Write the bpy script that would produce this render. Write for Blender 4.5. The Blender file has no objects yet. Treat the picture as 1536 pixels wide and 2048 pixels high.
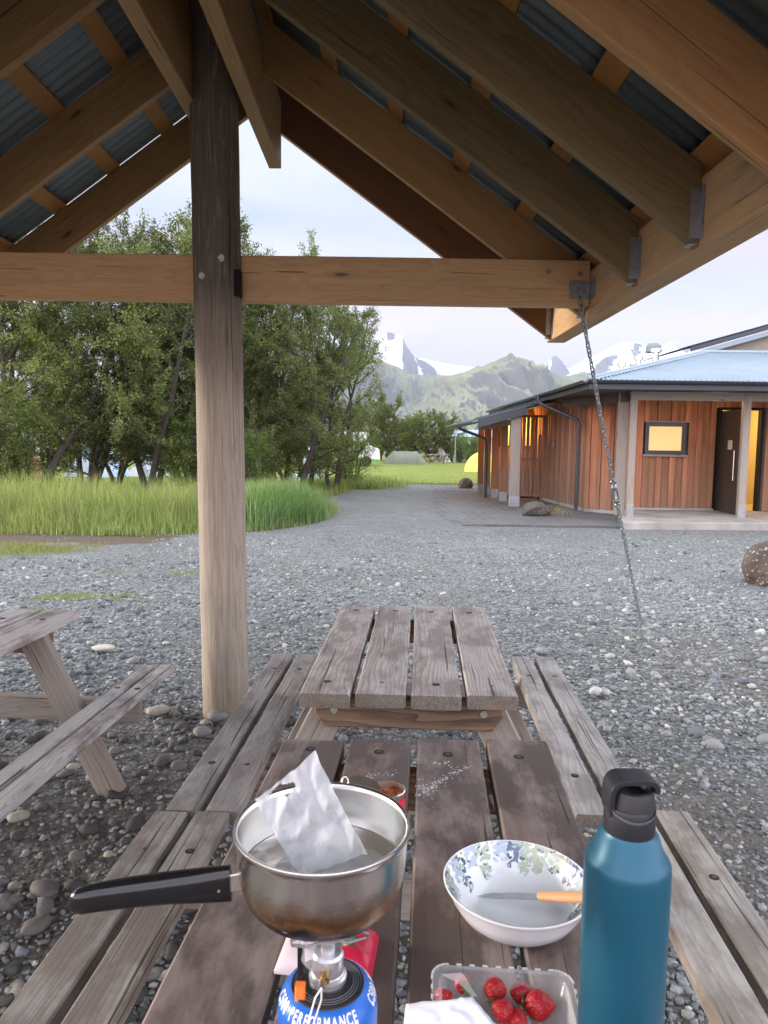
import bpy, bmesh, math, random
import numpy as np
from mathutils import Vector, Matrix, Euler
R = math.radians
PI = math.pi
scene = bpy.context.scene
# ------------------------------------------------------------------ camera
F, PITCH, ROLL, H = 1450.0, R(5.4), R(0.7), 1.55
cam_d = bpy.data.cameras.new('camera')
cam = bpy.data.objects.new('camera', cam_d)
scene.collection.objects.link(cam)
cam_d.sensor_fit = 'VERTICAL'
cam_d.sensor_height = 36.0
cam_d.lens = F / 2048.0 * 36.0
cam_d.clip_start = 0.05
cam_d.clip_end = 60000
cam.location = (0, 0, H)
cam.rotation_euler = (Matrix.Rotation(PI/2 - PITCH, 3, 'X') @ Matrix.Rotation(ROLL, 3, 'Z')).to_euler()
cam_d.dof.use_dof = True
cam_d.dof.focus_distance = 4.5
cam_d.dof.aperture_fstop = 15.0
scene.camera = cam
scene.render.resolution_x = 768
scene.render.resolution_y = 1024
# ------------------------------------------------------------------ world sky
SUN_EL, SUN_AZ = 9.0, -78.0            # azimuth in degrees, clockwise from +Y
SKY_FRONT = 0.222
world = bpy.data.worlds.new('World')
scene.world = world
world.use_nodes = True
wn, wl = world.node_tree.nodes, world.node_tree.links
wn.clear()
w_out = wn.new('ShaderNodeOutputWorld')
w_bg = wn.new('ShaderNodeBackground')
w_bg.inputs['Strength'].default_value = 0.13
w_sky = wn.new('ShaderNodeTexSky')
w_sky.sky_type = 'NISHITA'
w_sky.sun_disc = False
w_sky.sun_elevation = R(SUN_EL)
w_sky.sun_rotation = R(SUN_AZ)
w_sky.air_density = 1.0
w_sky.dust_density = 0.6
w_sky.ozone_density = 1.5
w_tc = wn.new('ShaderNodeTexCoord')
w_map = wn.new('ShaderNodeMapping')
w_map.inputs['Scale'].default_value = (1.0, 1.0, 4.0)
w_n = wn.new('ShaderNodeTexNoise')
w_n.inputs['Scale'].default_value = 1.9
w_n.inputs['Detail'].default_value = 6
w_n.inputs['Roughness'].default_value = 0.5
w_r = wn.new('ShaderNodeMapRange')
w_r.inputs['From Min'].default_value = 0.34
w_r.inputs['From Max'].default_value = 0.54
w_r.inputs['To Max'].default_value = 0.8
w_n2 = wn.new('ShaderNodeTexNoise')
w_n2.inputs['Scale'].default_value = 2.6
w_n2.inputs['Detail'].default_value = 5
w_r2 = wn.new('ShaderNodeMapRange')
w_r2.inputs['From Min'].default_value = 0.46
w_r2.inputs['From Max'].default_value = 0.60
w_c = wn.new('ShaderNodeMixRGB')          # cloud colour: thin white to evening pink
w_c.inputs[1].default_value = (6.0, 7.0, 7.5, 1)
w_c.inputs[2].default_value = (7.7, 5.2, 6.0, 1)
w_v = wn.new('ShaderNodeMixRGB')          # high thin veil over the whole sky
w_v.inputs[0].default_value = 0.45
w_v.inputs[2].default_value = (5.0, 5.9, 6.8, 1)
w_m = wn.new('ShaderNodeMixRGB')
wl.new(w_tc.outputs['Generated'], w_map.inputs['Vector'])
wl.new(w_map.outputs[0], w_n.inputs['Vector'])
wl.new(w_map.outputs[0], w_n2.inputs['Vector'])
wl.new(w_n.outputs[0], w_r.inputs[0])
wl.new(w_n2.outputs[0], w_r2.inputs[0])
w_e = wn.new('ShaderNodeSeparateXYZ'); wl.new(w_tc.outputs['Generated'], w_e.inputs[0])
w_l = wn.new('ShaderNodeMapRange')          # the pink lies low over the mountains
for i_, x_ in zip((1, 2, 3, 4), (0.03, 0.45, 0.85, 0.0)): w_l.inputs[i_].default_value = x_
w_a = wn.new('ShaderNodeMath'); w_a.operation = 'ADD'; w_a.use_clamp = True
wl.new(w_e.outputs[2], w_l.inputs[0]); wl.new(w_l.outputs[0], w_a.inputs[0]); wl.new(w_r2.outputs[0], w_a.inputs[1])
wl.new(w_a.outputs[0], w_c.inputs[0])
wl.new(w_sky.outputs[0], w_v.inputs[1])
wl.new(w_v.outputs[0], w_m.inputs[1])
wl.new(w_r.outputs[0], w_m.inputs[0])
wl.new(w_c.outputs[0], w_m.inputs[2])
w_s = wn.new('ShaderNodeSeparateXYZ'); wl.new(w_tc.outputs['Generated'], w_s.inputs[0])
w_g = wn.new('ShaderNodeMapRange')          # front sky dimmed; overhead and behind kept brighter to light the ground
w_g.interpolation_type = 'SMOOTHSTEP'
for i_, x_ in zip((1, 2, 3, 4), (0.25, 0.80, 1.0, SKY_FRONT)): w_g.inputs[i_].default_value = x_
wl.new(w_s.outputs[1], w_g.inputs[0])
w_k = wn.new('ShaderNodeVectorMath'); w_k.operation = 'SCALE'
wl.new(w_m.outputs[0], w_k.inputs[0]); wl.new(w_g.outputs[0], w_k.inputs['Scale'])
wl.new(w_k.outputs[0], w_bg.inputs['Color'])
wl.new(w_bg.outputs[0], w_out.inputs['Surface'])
# ------------------------------------------------------------------ sun
sun_d = bpy.data.lights.new('sun', 'SUN')
sun_d.energy = 2.0
sun_d.angle = R(10)
sun_d.color = (1.0, 0.86, 0.74)
sun = bpy.data.objects.new('sun', sun_d)
scene.collection.objects.link(sun)
_sd = Vector((math.sin(R(SUN_AZ))*math.cos(R(SUN_EL)), math.cos(R(SUN_AZ))*math.cos(R(SUN_EL)), math.sin(R(SUN_EL))))
sun.rotation_euler = _sd.to_track_quat('Z', 'Y').to_euler()
HAZE = 0.85e-4
# ------------------------------------------------------------------ exposure
scene.view_settings.view_transform = 'Standard'
scene.view_settings.look = 'None'
scene.view_settings.exposure = 2.15
scene.view_settings.gamma = 1.0
scene.render.engine = 'CYCLES'
scene.cycles.max_bounces = 6
scene.cycles.diffuse_bounces = 3
scene.cycles.glossy_bounces = 3
scene.cycles.transmission_bounces = 4
scene.cycles.transparent_max_bounces = 12

# ================================================================== helpers
def ray(px, py):
    x = (px-768)/F; y = -(py-1024)/F; z = -1.0
    c, s = math.cos(ROLL), math.sin(ROLL)
    x, y = c*x - s*y, s*x + c*y
    a = PI/2 - PITCH
    return np.array([x, math.cos(a)*y - math.sin(a)*z, math.sin(a)*y + math.cos(a)*z])
def G(px, py, z=0.0):
    r = ray(px, py); return np.array([0, 0, H]) + r*(z-H)/r[2]
def P(px, py, Y):
    r = ray(px, py); return np.array([0, 0, H]) + r*Y/r[1]

def thing(name, label, cat, loc=(0, 0, 0), rotz=0, group=None):
    o = bpy.data.objects.new(name, None)
    scene.collection.objects.link(o)
    o.location = loc; o.rotation_euler = (0, 0, rotz)
    o.empty_display_size = 0.1
    o['label'] = label; o['category'] = cat
    if group: o['group'] = group
    return o
def tag(o, label, cat, group=None):
    o['label'] = label; o['category'] = cat
    if group: o['group'] = group
    return o
def wmat(o):
    m = Matrix.LocRotScale(o.location, o.rotation_euler, o.scale)
    if o.parent: m = wmat(o.parent) @ o.matrix_parent_inverse @ m
    return m

class MB:
    """collects shapes and links them as one mesh object"""
    def __init__(s, seed=0):
        s.v = []; s.f = []; s.g = []; s.mi = []; s.n = 0; s.rnd = random.Random(seed); s.cur = 0
    def add(s, verts, faces, grain=None):
        verts = [tuple(map(float, v)) for v in verts]
        s.v += verts
        s.g += ([tuple(map(float, q)) for q in grain] if grain is not None else verts)
        s.f += [tuple(int(i)+s.n for i in f) for f in faces]
        s.mi += [s.cur]*len(faces)
        s.n += len(verts)
        return s
    def prism(s, p0, p1, w, h, up=(0, 0, 1), bev=0.004, segs=1, jit=0.0, endjit=0.0):
        p0 = Vector(p0); p1 = Vector(p1); d = (p1-p0); L = d.length; d.normalize()
        up = Vector(up); side = d.cross(up).normalized(); up = side.cross(d).normalized()
        b = min(bev, w*.4, h*.4); a, c = w/2, h/2
        if b > 0:
            sec = [(-a+b, -c), (a-b, -c), (a, -c+b), (a, c-b), (a-b, c), (-a+b, c), (-a, c-b), (-a, -c+b)]
        else:
            sec = [(-a, -c), (a, -c), (a, c), (-a, c)]
        m = len(sec); off = Vector((s.rnd.uniform(0, 60), s.rnd.uniform(0, 60), s.rnd.uniform(0, 60)))
        V = []; Gr = []; Fc = []
        for i in range(segs+1):
            t = i/segs
            j = [s.rnd.uniform(-jit, jit) for _ in range(4)]
            for (x, y) in sec:
                q = p0 + d*(L*t) + side*(x + (j[0] if x > 0 else j[1])) + up*(y + (j[2] if y > 0 else 0))
                V.append(q); Gr.append((L*t + off.x, x + off.y, y + off.z))
        for i in range(segs):
            for k in range(m):
                k2 = (k+1) % m
                Fc.append((i*m+k, i*m+k2, (i+1)*m+k2, (i+1)*m+k))
        Fc.append(tuple(range(m-1, -1, -1))); Fc.append(tuple(segs*m+k for k in range(m)))
        Fc = [tuple(reversed(f)) for f in Fc]
        return s.add(V, Fc, Gr)
    def box(s, lo, hi, bev=0.0):
        x0, y0, z0 = lo; x1, y1, z1 = hi
        dims = (x1-x0, y1-y0, z1-z0)
        ax = dims.index(max(dims))
        cx, cy, cz = (x0+x1)/2, (y0+y1)/2, (z0+z1)/2
        if ax == 0: return s.prism((x0, cy, cz), (x1, cy, cz), dims[1], dims[2], (0, 0, 1), bev)
        if ax == 1: return s.prism((cx, y0, cz), (cx, y1, cz), dims[0], dims[2], (0, 0, 1), bev)
        return s.prism((cx, cy, z0), (cx, cy, z1), dims[0], dims[1], (0, 1, 0), bev)
    def tube(s, pts, rad, n=8, cap=True, closed=False):
        pts = [Vector(p) for p in pts]
        if not hasattr(rad, '__len__'): rad = [rad]*len(pts)
        V = []; Gr = []; Fc = []; prev = None; L = 0; o = s.rnd.uniform(0, 50); N = len(pts)
        for i, p in enumerate(pts):
            if closed: d = pts[(i+1) % N] - pts[i-1]
            else: d = (pts[min(i+1, N-1)] - pts[max(i-1, 0)])
            d.normalize()
            if prev is None:
                a = Vector((0, 0, 1)) if abs(d.z) < .9 else Vector((1, 0, 0))
                u = d.cross(a).normalized()
            else:
                u = (prev - d*prev.dot(d)).normalized()
            prev = u; w = d.cross(u)
            if i: L += (pts[i]-pts[i-1]).length
            for k in range(n):
                an = 2*PI*k/n
                V.append(p + (u*math.cos(an) + w*math.sin(an))*rad[i])
                Gr.append((L+o, rad[i]*math.cos(an)+o, rad[i]*math.sin(an)))
        M = N if closed else N-1
        for i in range(M):
            for k in range(n):
                a, b = i*n+k, i*n+(k+1) % n; i2 = ((i+1) % N)*n
                Fc.append((a, b, i2+(k+1) % n, i2+k))
        if cap and not closed:
            Fc.append(tuple(range(n-1, -1, -1))); Fc.append(tuple((N-1)*n+k for k in range(n)))
        return s.add(V, Fc, Gr)
    def lathe(s, prof, n=48, c=(0, 0, 0), capb=False, capt=False):
        V = []; Fc = []
        for (r, z) in prof:
            for k in range(n):
                a = 2*PI*k/n
                V.append((c[0]+r*math.cos(a), c[1]+r*math.sin(a), c[2]+z))
        for i in range(len(prof)-1):
            for k in range(n):
                Fc.append((i*n+k, i*n+(k+1) % n, (i+1)*n+(k+1) % n, (i+1)*n+k))
        if capb: Fc.append(tuple(range(n-1, -1, -1)))
        if capt: Fc.append(tuple((len(prof)-1)*n+k for k in range(n)))
        return s.add(V, Fc)
    def cyl(s, p0, p1, r, n=16):
        return s.tube([p0, p1], r, n)
    def xform(s, M, start=0):
        for i in range(start, s.n): s.v[i] = tuple(M @ Vector(s.v[i]))
        return s
    def build(s, name, mat, parent=None, world=False, smooth=True, angle=35, kind=None):
        me = bpy.data.meshes.new(name)
        me.from_pydata(s.v, [], s.f)
        at = me.attributes.new('grain', 'FLOAT_VECTOR', 'POINT')
        at.data.foreach_set('vector', np.array(s.g, dtype=np.float32).ravel())
        mats = mat if isinstance(mat, (list, tuple)) else [mat]
        for m in mats: me.materials.append(m)
        if len(mats) > 1: me.polygons.foreach_set('material_index', s.mi)
        if smooth:
            me.polygons.foreach_set('use_smooth', [True]*len(s.f))
            me.set_sharp_from_angle(angle=R(angle))
        me.update()
        return link(me, name, parent, world, kind)
def link(me, name, parent=None, world=False, kind=None):
    o = bpy.data.objects.new(name, me)
    scene.collection.objects.link(o)
    if parent:
        o.parent = parent
        if world: o.matrix_parent_inverse = wmat(parent).inverted()
    if kind: o['kind'] = kind
    return o
def npmesh(name, V, Fq, mats, parent=None, smooth=False, kind=None, attrs=None, world=False, nl=None):
    """V (n,3), Fq (m,k) of constant k"""
    me = bpy.data.meshes.new(name)
    V = np.ascontiguousarray(V, dtype=np.float32); Fq = np.ascontiguousarray(Fq, dtype=np.int32)
    k = Fq.shape[1]
    me.vertices.add(len(V)); me.vertices.foreach_set('co', V.ravel())
    me.loops.add(Fq.size); me.loops.foreach_set('vertex_index', Fq.ravel())
    me.polygons.add(len(Fq)); me.polygons.foreach_set('loop_start', np.arange(0, Fq.size, k, dtype=np.int32))
    if smooth: me.polygons.foreach_set('use_smooth', np.ones(len(Fq), dtype=bool))
    for m in (mats if isinstance(mats, (list, tuple)) else [mats]): me.materials.append(m)
    if attrs:
        for an, (ty, arr) in attrs.items():
            a = me.attributes.new(an, ty, 'POINT')
            a.data.foreach_set('vector' if ty == 'FLOAT_VECTOR' else 'value', np.asarray(arr, dtype=np.float32).ravel())
    me.update(calc_edges=True); me.validate()
    return link(me, name, parent, world, kind)
def copy_tree(o, parent=None, loc=None, rotz=None, scale=None, label=None):
    c = o.copy(); scene.collection.objects.link(c)
    if parent: c.parent = parent
    if loc is not None: c.location = loc
    if rotz is not None: c.rotation_euler = (0, 0, rotz)
    if scale is not None: c.scale = scale if hasattr(scale, '__len__') else (scale,)*3
    if label: c['label'] = label
    for ch in [q for q in scene.collection.objects if q.parent == o]:
        copy_tree(ch, c)
    return c

# numpy noise -----------------------------------------------------------
def vnoise(x, y, seed=0):
    xi = np.floor(x).astype(np.int64); yi = np.floor(y).astype(np.int64)
    fx = x-xi; fy = y-yi
    fx = fx*fx*(3-2*fx); fy = fy*fy*(3-2*fy)
    def h(a, b):
        n = (a*374761393 + b*668265263 + seed*1442695041) & 0x7fffffff
        n = ((n ^ (n >> 13))*1274126177) & 0x7fffffff
        return ((n ^ (n >> 16)) & 0xffff)/65535.0
    return (h(xi, yi)*(1-fx)+h(xi+1, yi)*fx)*(1-fy) + (h(xi, yi+1)*(1-fx)+h(xi+1, yi+1)*fx)*fy
def fbm(x, y, oct=5, seed=0, ridged=False):
    t = 0; a = 1; s = 0
    for o in range(oct):
        n = vnoise(x*2**o, y*2**o, seed+o*17)
        if ridged: n = 1-np.abs(2*n-1)
        t = t + a*n; s += a; a *= .5
    return t/s

# ================================================================== materials
class N:
    """tiny node builder"""
    def __init__(s, name):
        s.m = bpy.data.materials.new(name); s.m.use_nodes = True
        s.t = s.m.node_tree; s.t.nodes.clear()
        s.out = s.n('OutputMaterial'); s.b = s.n('BsdfPrincipled')
        s.l(s.b.outputs[0], s.out.inputs['Surface'])
    def n(s, ty, **kw):
        q = s.t.nodes.new('ShaderNode'+ty)
        for k, v in kw.items(): setattr(q, k, v)
        return q
    def l(s, a, b): s.t.links.new(a, b)
    def put(s, inp, v):
        if isinstance(v, (int, float)): inp.default_value = v
        elif isinstance(v, (tuple, list)): inp.default_value = tuple(v)+((1,) if len(v) == 3 and inp.type == 'RGBA' else ())
        else: s.l(v, inp)
    def coord(s, kind='Object'):
        return s.n('TexCoord').outputs[kind]
    def attr(s, name, out='Vector'):
        q = s.n('Attribute'); q.attribute_name = name; return q.outputs[out]
    def pos(s): return s.n('NewGeometry').outputs['Position']
    def rnd(s): return s.n('NewGeometry').outputs['Random Per Island']
    def orand(s): return s.n('ObjectInfo').outputs['Random']
    def map(s, v, sc=(1, 1, 1), loc=(0, 0, 0), rot=(0, 0, 0)):
        q = s.n('Mapping'); s.l(v, q.inputs[0]); q.inputs['Scale'].default_value = sc
        q.inputs['Location'].default_value = loc; q.inputs['Rotation'].default_value = rot
        return q.outputs[0]
    def noise(s, v, sc=5, det=4, rough=.5, dist=0, col=False):
        q = s.n('TexNoise'); s.l(v, q.inputs['Vector']); q.inputs['Scale'].default_value = sc
        q.inputs['Detail'].default_value = det; q.inputs['Roughness'].default_value = rough
        q.inputs['Distortion'].default_value = dist
        return q.outputs['Color' if col else 'Fac']
    def vor(s, v, sc=5, feat='F1', out='Distance', rand=1):
        q = s.n('TexVoronoi', feature=feat); s.l(v, q.inputs['Vector']); q.inputs['Scale'].default_value = sc
        q.inputs['Randomness'].default_value = rand
        return q.outputs[out]
    def math(s, op, a, b=0.0, c=None, clamp=False):
        q = s.n('Math', operation=op, use_clamp=clamp); s.put(q.inputs[0], a); s.put(q.inputs[1], b)
        if c is not None: s.put(q.inputs[2], c)
        return q.outputs[0]
    def rng(s, v, a, b, c=0.0, d=1.0, smooth=False):
        q = s.n('MapRange'); s.put(q.inputs[0], v)
        if smooth: q.interpolation_type = 'SMOOTHSTEP'
        for i, x in zip((1, 2, 3, 4), (a, b, c, d)): q.inputs[i].default_value = x
        return q.outputs[0]
    def mix(s, f, a, b, mode='MIX'):
        q = s.n('MixRGB', blend_type=mode); s.put(q.inputs[0], f); s.put(q.inputs[1], a); s.put(q.inputs[2], b)
        return q.outputs[0]
    def ramp(s, f, stops):
        q = s.n('ValToRGB'); s.put(q.inputs[0], f); e = q.color_ramp.elements
        while len(e) < len(stops): e.new(.5)
        for el, (p, c) in zip(e, stops): el.position = p; el.color = tuple(c)+(1,)
        return q.outputs[0]
    def sep(s, v):
        q = s.n('SeparateXYZ'); s.l(v, q.inputs[0]); return q.outputs
    def vec(s, a, b, c):
        q = s.n('CombineXYZ'); s.put(q.inputs[0], a); s.put(q.inputs[1], b); s.put(q.inputs[2], c); return q.outputs[0]
    def vadd(s, a, b):
        q = s.n('VectorMath', operation='ADD'); s.put(q.inputs[0], a); s.put(q.inputs[1], b); return q.outputs[0]
    def vmul(s, a, k):
        q = s.n('VectorMath', operation='SCALE'); s.put(q.inputs[0], a); q.inputs['Scale'].default_value = k; return q.outputs[0]
    def bump(s, h, st=.3, dist=.01, nrm=None):
        q = s.n('Bump'); s.l(h, q.inputs['Height']); q.inputs['Strength'].default_value = st; q.inputs['Distance'].default_value = dist
        if nrm: s.l(nrm, q.inputs['Normal'])
        s.l(q.outputs[0], s.b.inputs['Normal']); return q.outputs[0]
    def set(s, **kw):
        names = dict(col='Base Color', rough='Roughness', metal='Metallic', spec='Specular IOR Level', trans='Transmission Weight',
                     ior='IOR', alpha='Alpha', emi='Emission Color', emis='Emission Strength', coat='Coat Weight', sub='Subsurface Weight')
        for k, v in kw.items(): s.put(s.b.inputs[names[k]], v)
        return s
def plain(name, col, rough=.5, metal=0, var=.12, sc=8, bump=0.0, bsc=60, bd=.002, **kw):
    n = N(name); v = n.coord()
    a = n.noise(v, sc, 5, .6)
    c = n.mix(1.0, col, n.ramp(a, [(.25, (1-var,)*3), (.75, (1+var,)*3)]), 'MULTIPLY')
    n.set(col=c, rough=rough, metal=metal, **kw)
    if bump: n.bump(n.noise(v, bsc, 4), bump, bd)
    return n.m
def wood(name, light, dark, grey=None, greyamt=.5, grain=1.0, knots=.7, crack=.5, rough=.75, var=.25, bump=.4, rings=.5, stain=None, stainamt=.5, streak=.5, endg=None):
    n = N(name); g = n.attr('grain')
    warp = n.noise(n.map(g, (1.3, 7, 7)), 1.0, 3)
    # knots: cells stretched along the grain pull the rings round them
    kv = n.vor(n.map(g, (2.2, 8, 8)), 1.0, out='Distance')
    kc = n.vor(n.map(g, (2.2, 8, 8)), 1.0, out='Color')
    ksel = n.math('GREATER_THAN', n.sep(kc)[0], 1-knots*.5)
    kn = n.math('MULTIPLY', n.rng(kv, .0, .30, 1, 0, True), ksel)
    kcore = n.math('MULTIPLY', n.rng(kv, .07, .13, 1, 0, True), ksel)
    sx = n.sep(g)
    ph = n.math('ADD', n.math('MULTIPLY', sx[1], 62*grain), n.math('MULTIPLY', warp, 9.0))
    ph = n.math('ADD', ph, n.math('MULTIPLY', sx[2], 45*grain))
    ph = n.math('ADD', ph, n.math('MULTIPLY', kn, 4.0))
    ring = n.math('FRACT', ph)
    ring = n.math('POWER', ring, 2.0)
    fine = n.noise(n.map(g, (5, 160, 160)), 1.0, 3, .6)
    st = n.noise(n.map(g, (1.0, 24, 24)), 1.0, 4, .65)
    f = n.math('ADD', n.math('MULTIPLY', ring, rings*.6), n.math('MULTIPLY', fine, .35))
    f = n.math('ADD', f, n.math('MULTIPLY', n.rng(st, .35, .65), streak*.5), clamp=True)
    c = n.mix(f, light, dark)
    if grey is not None:
        gm = n.rng(n.noise(n.map(g, (1.6, 9, 9), (7, 3, 1)), 1.0, 5, .6), .62-.5*greyamt, .92-.5*greyamt)
        c = n.mix(n.math('MULTIPLY', gm, .85), c, n.mix(f, grey, tuple(x*.55 for x in grey)))
    if stain is not None:
        sm = n.rng(n.noise(n.map(g, (3.0, 6, 6), (17, 3, 1)), 1.3, 6, .65), .66-.3*stainamt, .80-.3*stainamt)
        c = n.mix(n.math('MULTIPLY', sm, .75), c, stain)
    c = n.mix(n.math('MULTIPLY', kn, .35), c, tuple(x*.5 for x in dark))
    c = n.mix(n.math('MULTIPLY', kcore, .8), c, tuple(x*.25 for x in dark))
    ck = n.rng(n.noise(n.map(g, (1.2, 75, 75), (3, 9, 4)), 1.0, 2, .5, .3), .70-.08*crack, .72-.08*crack)
    c = n.mix(n.math('MULTIPLY', ck, .75), c, (.015, .012, .01))
    if endg is not None:
        en = n.math('GREATER_THAN', n.math('ABSOLUTE', n.sep(n.coord('Normal'))[1]), .8)
        c = n.mix(n.math('MULTIPLY', en, .85), c, n.mix(n.rng(fine, .35, .65), endg, tuple(x*.5 for x in endg)))
    tone = n.rng(n.rnd(), 0, 1, 1-var, 1+var)
    c = n.mix(1.0, c, n.vec(tone, tone, tone), 'MULTIPLY')
    n.set(col=c, rough=rough, spec=.3)
    hgt = n.math('SUBTRACT', n.math('MULTIPLY', f, -.6), n.math('MULTIPLY', ck, 1.6))
    n.bump(hgt, bump, .003)
    return n.m

M = {}
M['table_near'] = wood('table wood dark', (.225, .165, .135), (.080, .053, .042), (.31, .265, .24), .6, endg=(.10, .08, .06), knots=.5, stain=(.050, .034, .028), stainamt=.95, var=.12, crack=.2, rough=.5, rings=.25, grain=.8)
M['table_far'] = wood('table wood weathered', (.54, .495, .45), (.175, .152, .132), (.58, .55, .52), .45, endg=(.17, .145, .11), knots=.5, stain=(.20, .172, .152), stainamt=.7, var=.10, crack=.25, rings=.95, bump=.6, grain=1.1)
M['bench_near'] = wood('bench wood pale', (.44, .405, .35), (.185, .165, .135), (.43, .41, .38), .5, knots=1.0, endg=(.3, .25, .18), stain=(.17, .14, .11), stainamt=.75, var=.08, crack=.7, rings=.7, bump=.6)
M['bench_far'] = wood('bench wood grey', (.47, .44, .405), (.17, .155, .14), (.46, .44, .42), .5, knots=.7, endg=(.2, .17, .13), stain=(.19, .168, .152), stainamt=.75, var=.1, crack=.45, rings=.8, bump=.6)
M['left_wood'] = wood('left table wood', (.59, .57, .535), (.25, .235, .215), (.60, .58, .575), .5, knots=.8, var=.1, crack=.45, rings=.9, bump=.6, stain=(.16, .12, .105), stainamt=.6)
M['leg_wood'] = wood('leg wood', (.34, .295, .235), (.155, .13, .095), (.36, .34, .30), .55, knots=.6, var=.15, crack=.4, rings=.6)
M['rail_wood'] = wood('end rail wood', (.30, .19, .105), (.060, .036, .022), (.13, .115, .105), .4, knots=.9, var=.1, crack=.4, rings=1.0, grain=.7)
M['rafter'] = wood('rafter wood', (.42, .26, .115), (.225, .128, .052), None, 0, knots=1.1, var=.14, crack=.1, rings=.55, rough=.6, bump=.15, grain=.5, streak=.6)
M['rafter_olive'] = wood('olive rafter wood', (.25, .18, .085), (.13, .09, .042), None, 0, knots=.9, var=.08, crack=.1, rings=.6, rough=.6, bump=.15, grain=.5, streak=.6)
M['rafter_orange'] = wood('orange rafter wood', (.50, .285, .12), (.30, .16, .065), None, 0, knots=1.2, var=.08, crack=.1, rings=.45, rough=.6, bump=.15, grain=.5, streak=.6)
M['gable_rafter'] = wood('gable rafter wood', (.22, .11, .055), (.11, .055, .03), None, 0, knots=.5, var=.05, crack=.1, rings=.2, bump=.15, grain=.5)
M['tie'] = wood('tie beam wood', (.66, .42, .215), (.42, .24, .105), None, 0, knots=1.2, var=.04, crack=.28, rings=.5, rough=.55, bump=.2, grain=.45)
M['eave'] = wood('eave beam wood', (.60, .39, .20), (.38, .23, .11), (.40, .31, .22), .3, knots=.5, var=.05, crack=.15, rings=.25, bump=.15, grain=.4)
M['batten'] = wood('batten wood', (.38, .19, .06), (.24, .11, .035), None, 0, knots=.4, var=.18, crack=0, rings=.3, bump=.1)
M['post'] = wood('post wood', (.46, .36, .235), (.20, .145, .09), (.36, .31, .24), .4, knots=.4, var=.02, crack=.62, rings=.35, bump=.8, grain=.5)
def post_mat():
    n = N('round post wood'); g = n.attr('grain'); p = n.coord()
    z = n.sep(p)[2]
    st = n.noise(n.map(g, (2.2, 110, 110)), 1.0, 6, .7)
    st2 = n.noise(n.map(g, (.7, 14, 14)), 1.0, 4, .6)
    new = n.mix(n.rng(st, .3, .7), (.47, .42, .335), (.22, .19, .145))
    stain_shade = n.mix(n.rng(st, .3, .7), (.20, .17, .13), (.095, .078, .058))
    edge = n.math('ADD', z, n.math('MULTIPLY', n.math('SUBTRACT', st2, .5), 1.0))
    f = n.rng(edge, 1.60, 2.05, 0, 1, True)
    stain_shade = n.mix(n.rng(z, 2.25, 2.4), n.mix(n.rng(st, .3, .7), (.30, .26, .205), (.14, .115, .09)), stain_shade)  # above the tie beam the stain is painted darker, for shade under the roof
    c = n.mix(f, new, stain_shade)
    fl = n.rng(n.noise(n.map(g, (5, 42, 42), (3, 3, 3)), 1.0, 3, .6), .58, .62)
    c = n.mix(n.math('MULTIPLY', fl, .6), c, (.26, .22, .17))
    wet = n.rng(n.math('ADD', z, n.math('MULTIPLY', st2, .25)), .1, .42, .55, 0)
    c = n.mix(wet, c, (.15, .12, .06))
    ck = n.rng(n.noise(n.map(g, (.5, 55, 55), (1, 9, 4)), 1.0, 2, .5, .2), .70, .715)
    c = n.mix(n.math('MULTIPLY', ck, .8), c, (.03, .02, .015))
    n.set(col=c, rough=.8, spec=.25)
    n.bump(n.math('SUBTRACT', n.math('MULTIPLY', st, -.5), ck), .6, .004)
    return n.m
M['post'] = post_mat()
M['galv'] = plain('galvanised steel', (.34, .36, .37), .45, .85, .25, 30, .1)
M['chain'] = plain('chain steel', (.30, .33, .34), .35, .8, .35, 60)
M['bolt'] = plain('rusty bolt head', (.10, .06, .045), .6, .5, .4, 90)
M['hole'] = plain('dark bolt hole', (.012, .009, .007), .95, 0, .3, 90)
M['screw'] = plain('bright bolt head', (.78, .77, .70), .3, .9, .2, 60)
def sheet_mat():
    n = N('roof sheet underside'); p = n.coord()
    a = n.noise(p, 3, 5, .6)
    c = n.mix(a, (.125, .155, .165), (.20, .24, .25))
    n.set(col=c, rough=.5, metal=.35); return n.m
M['sheet'] = sheet_mat()
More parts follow.
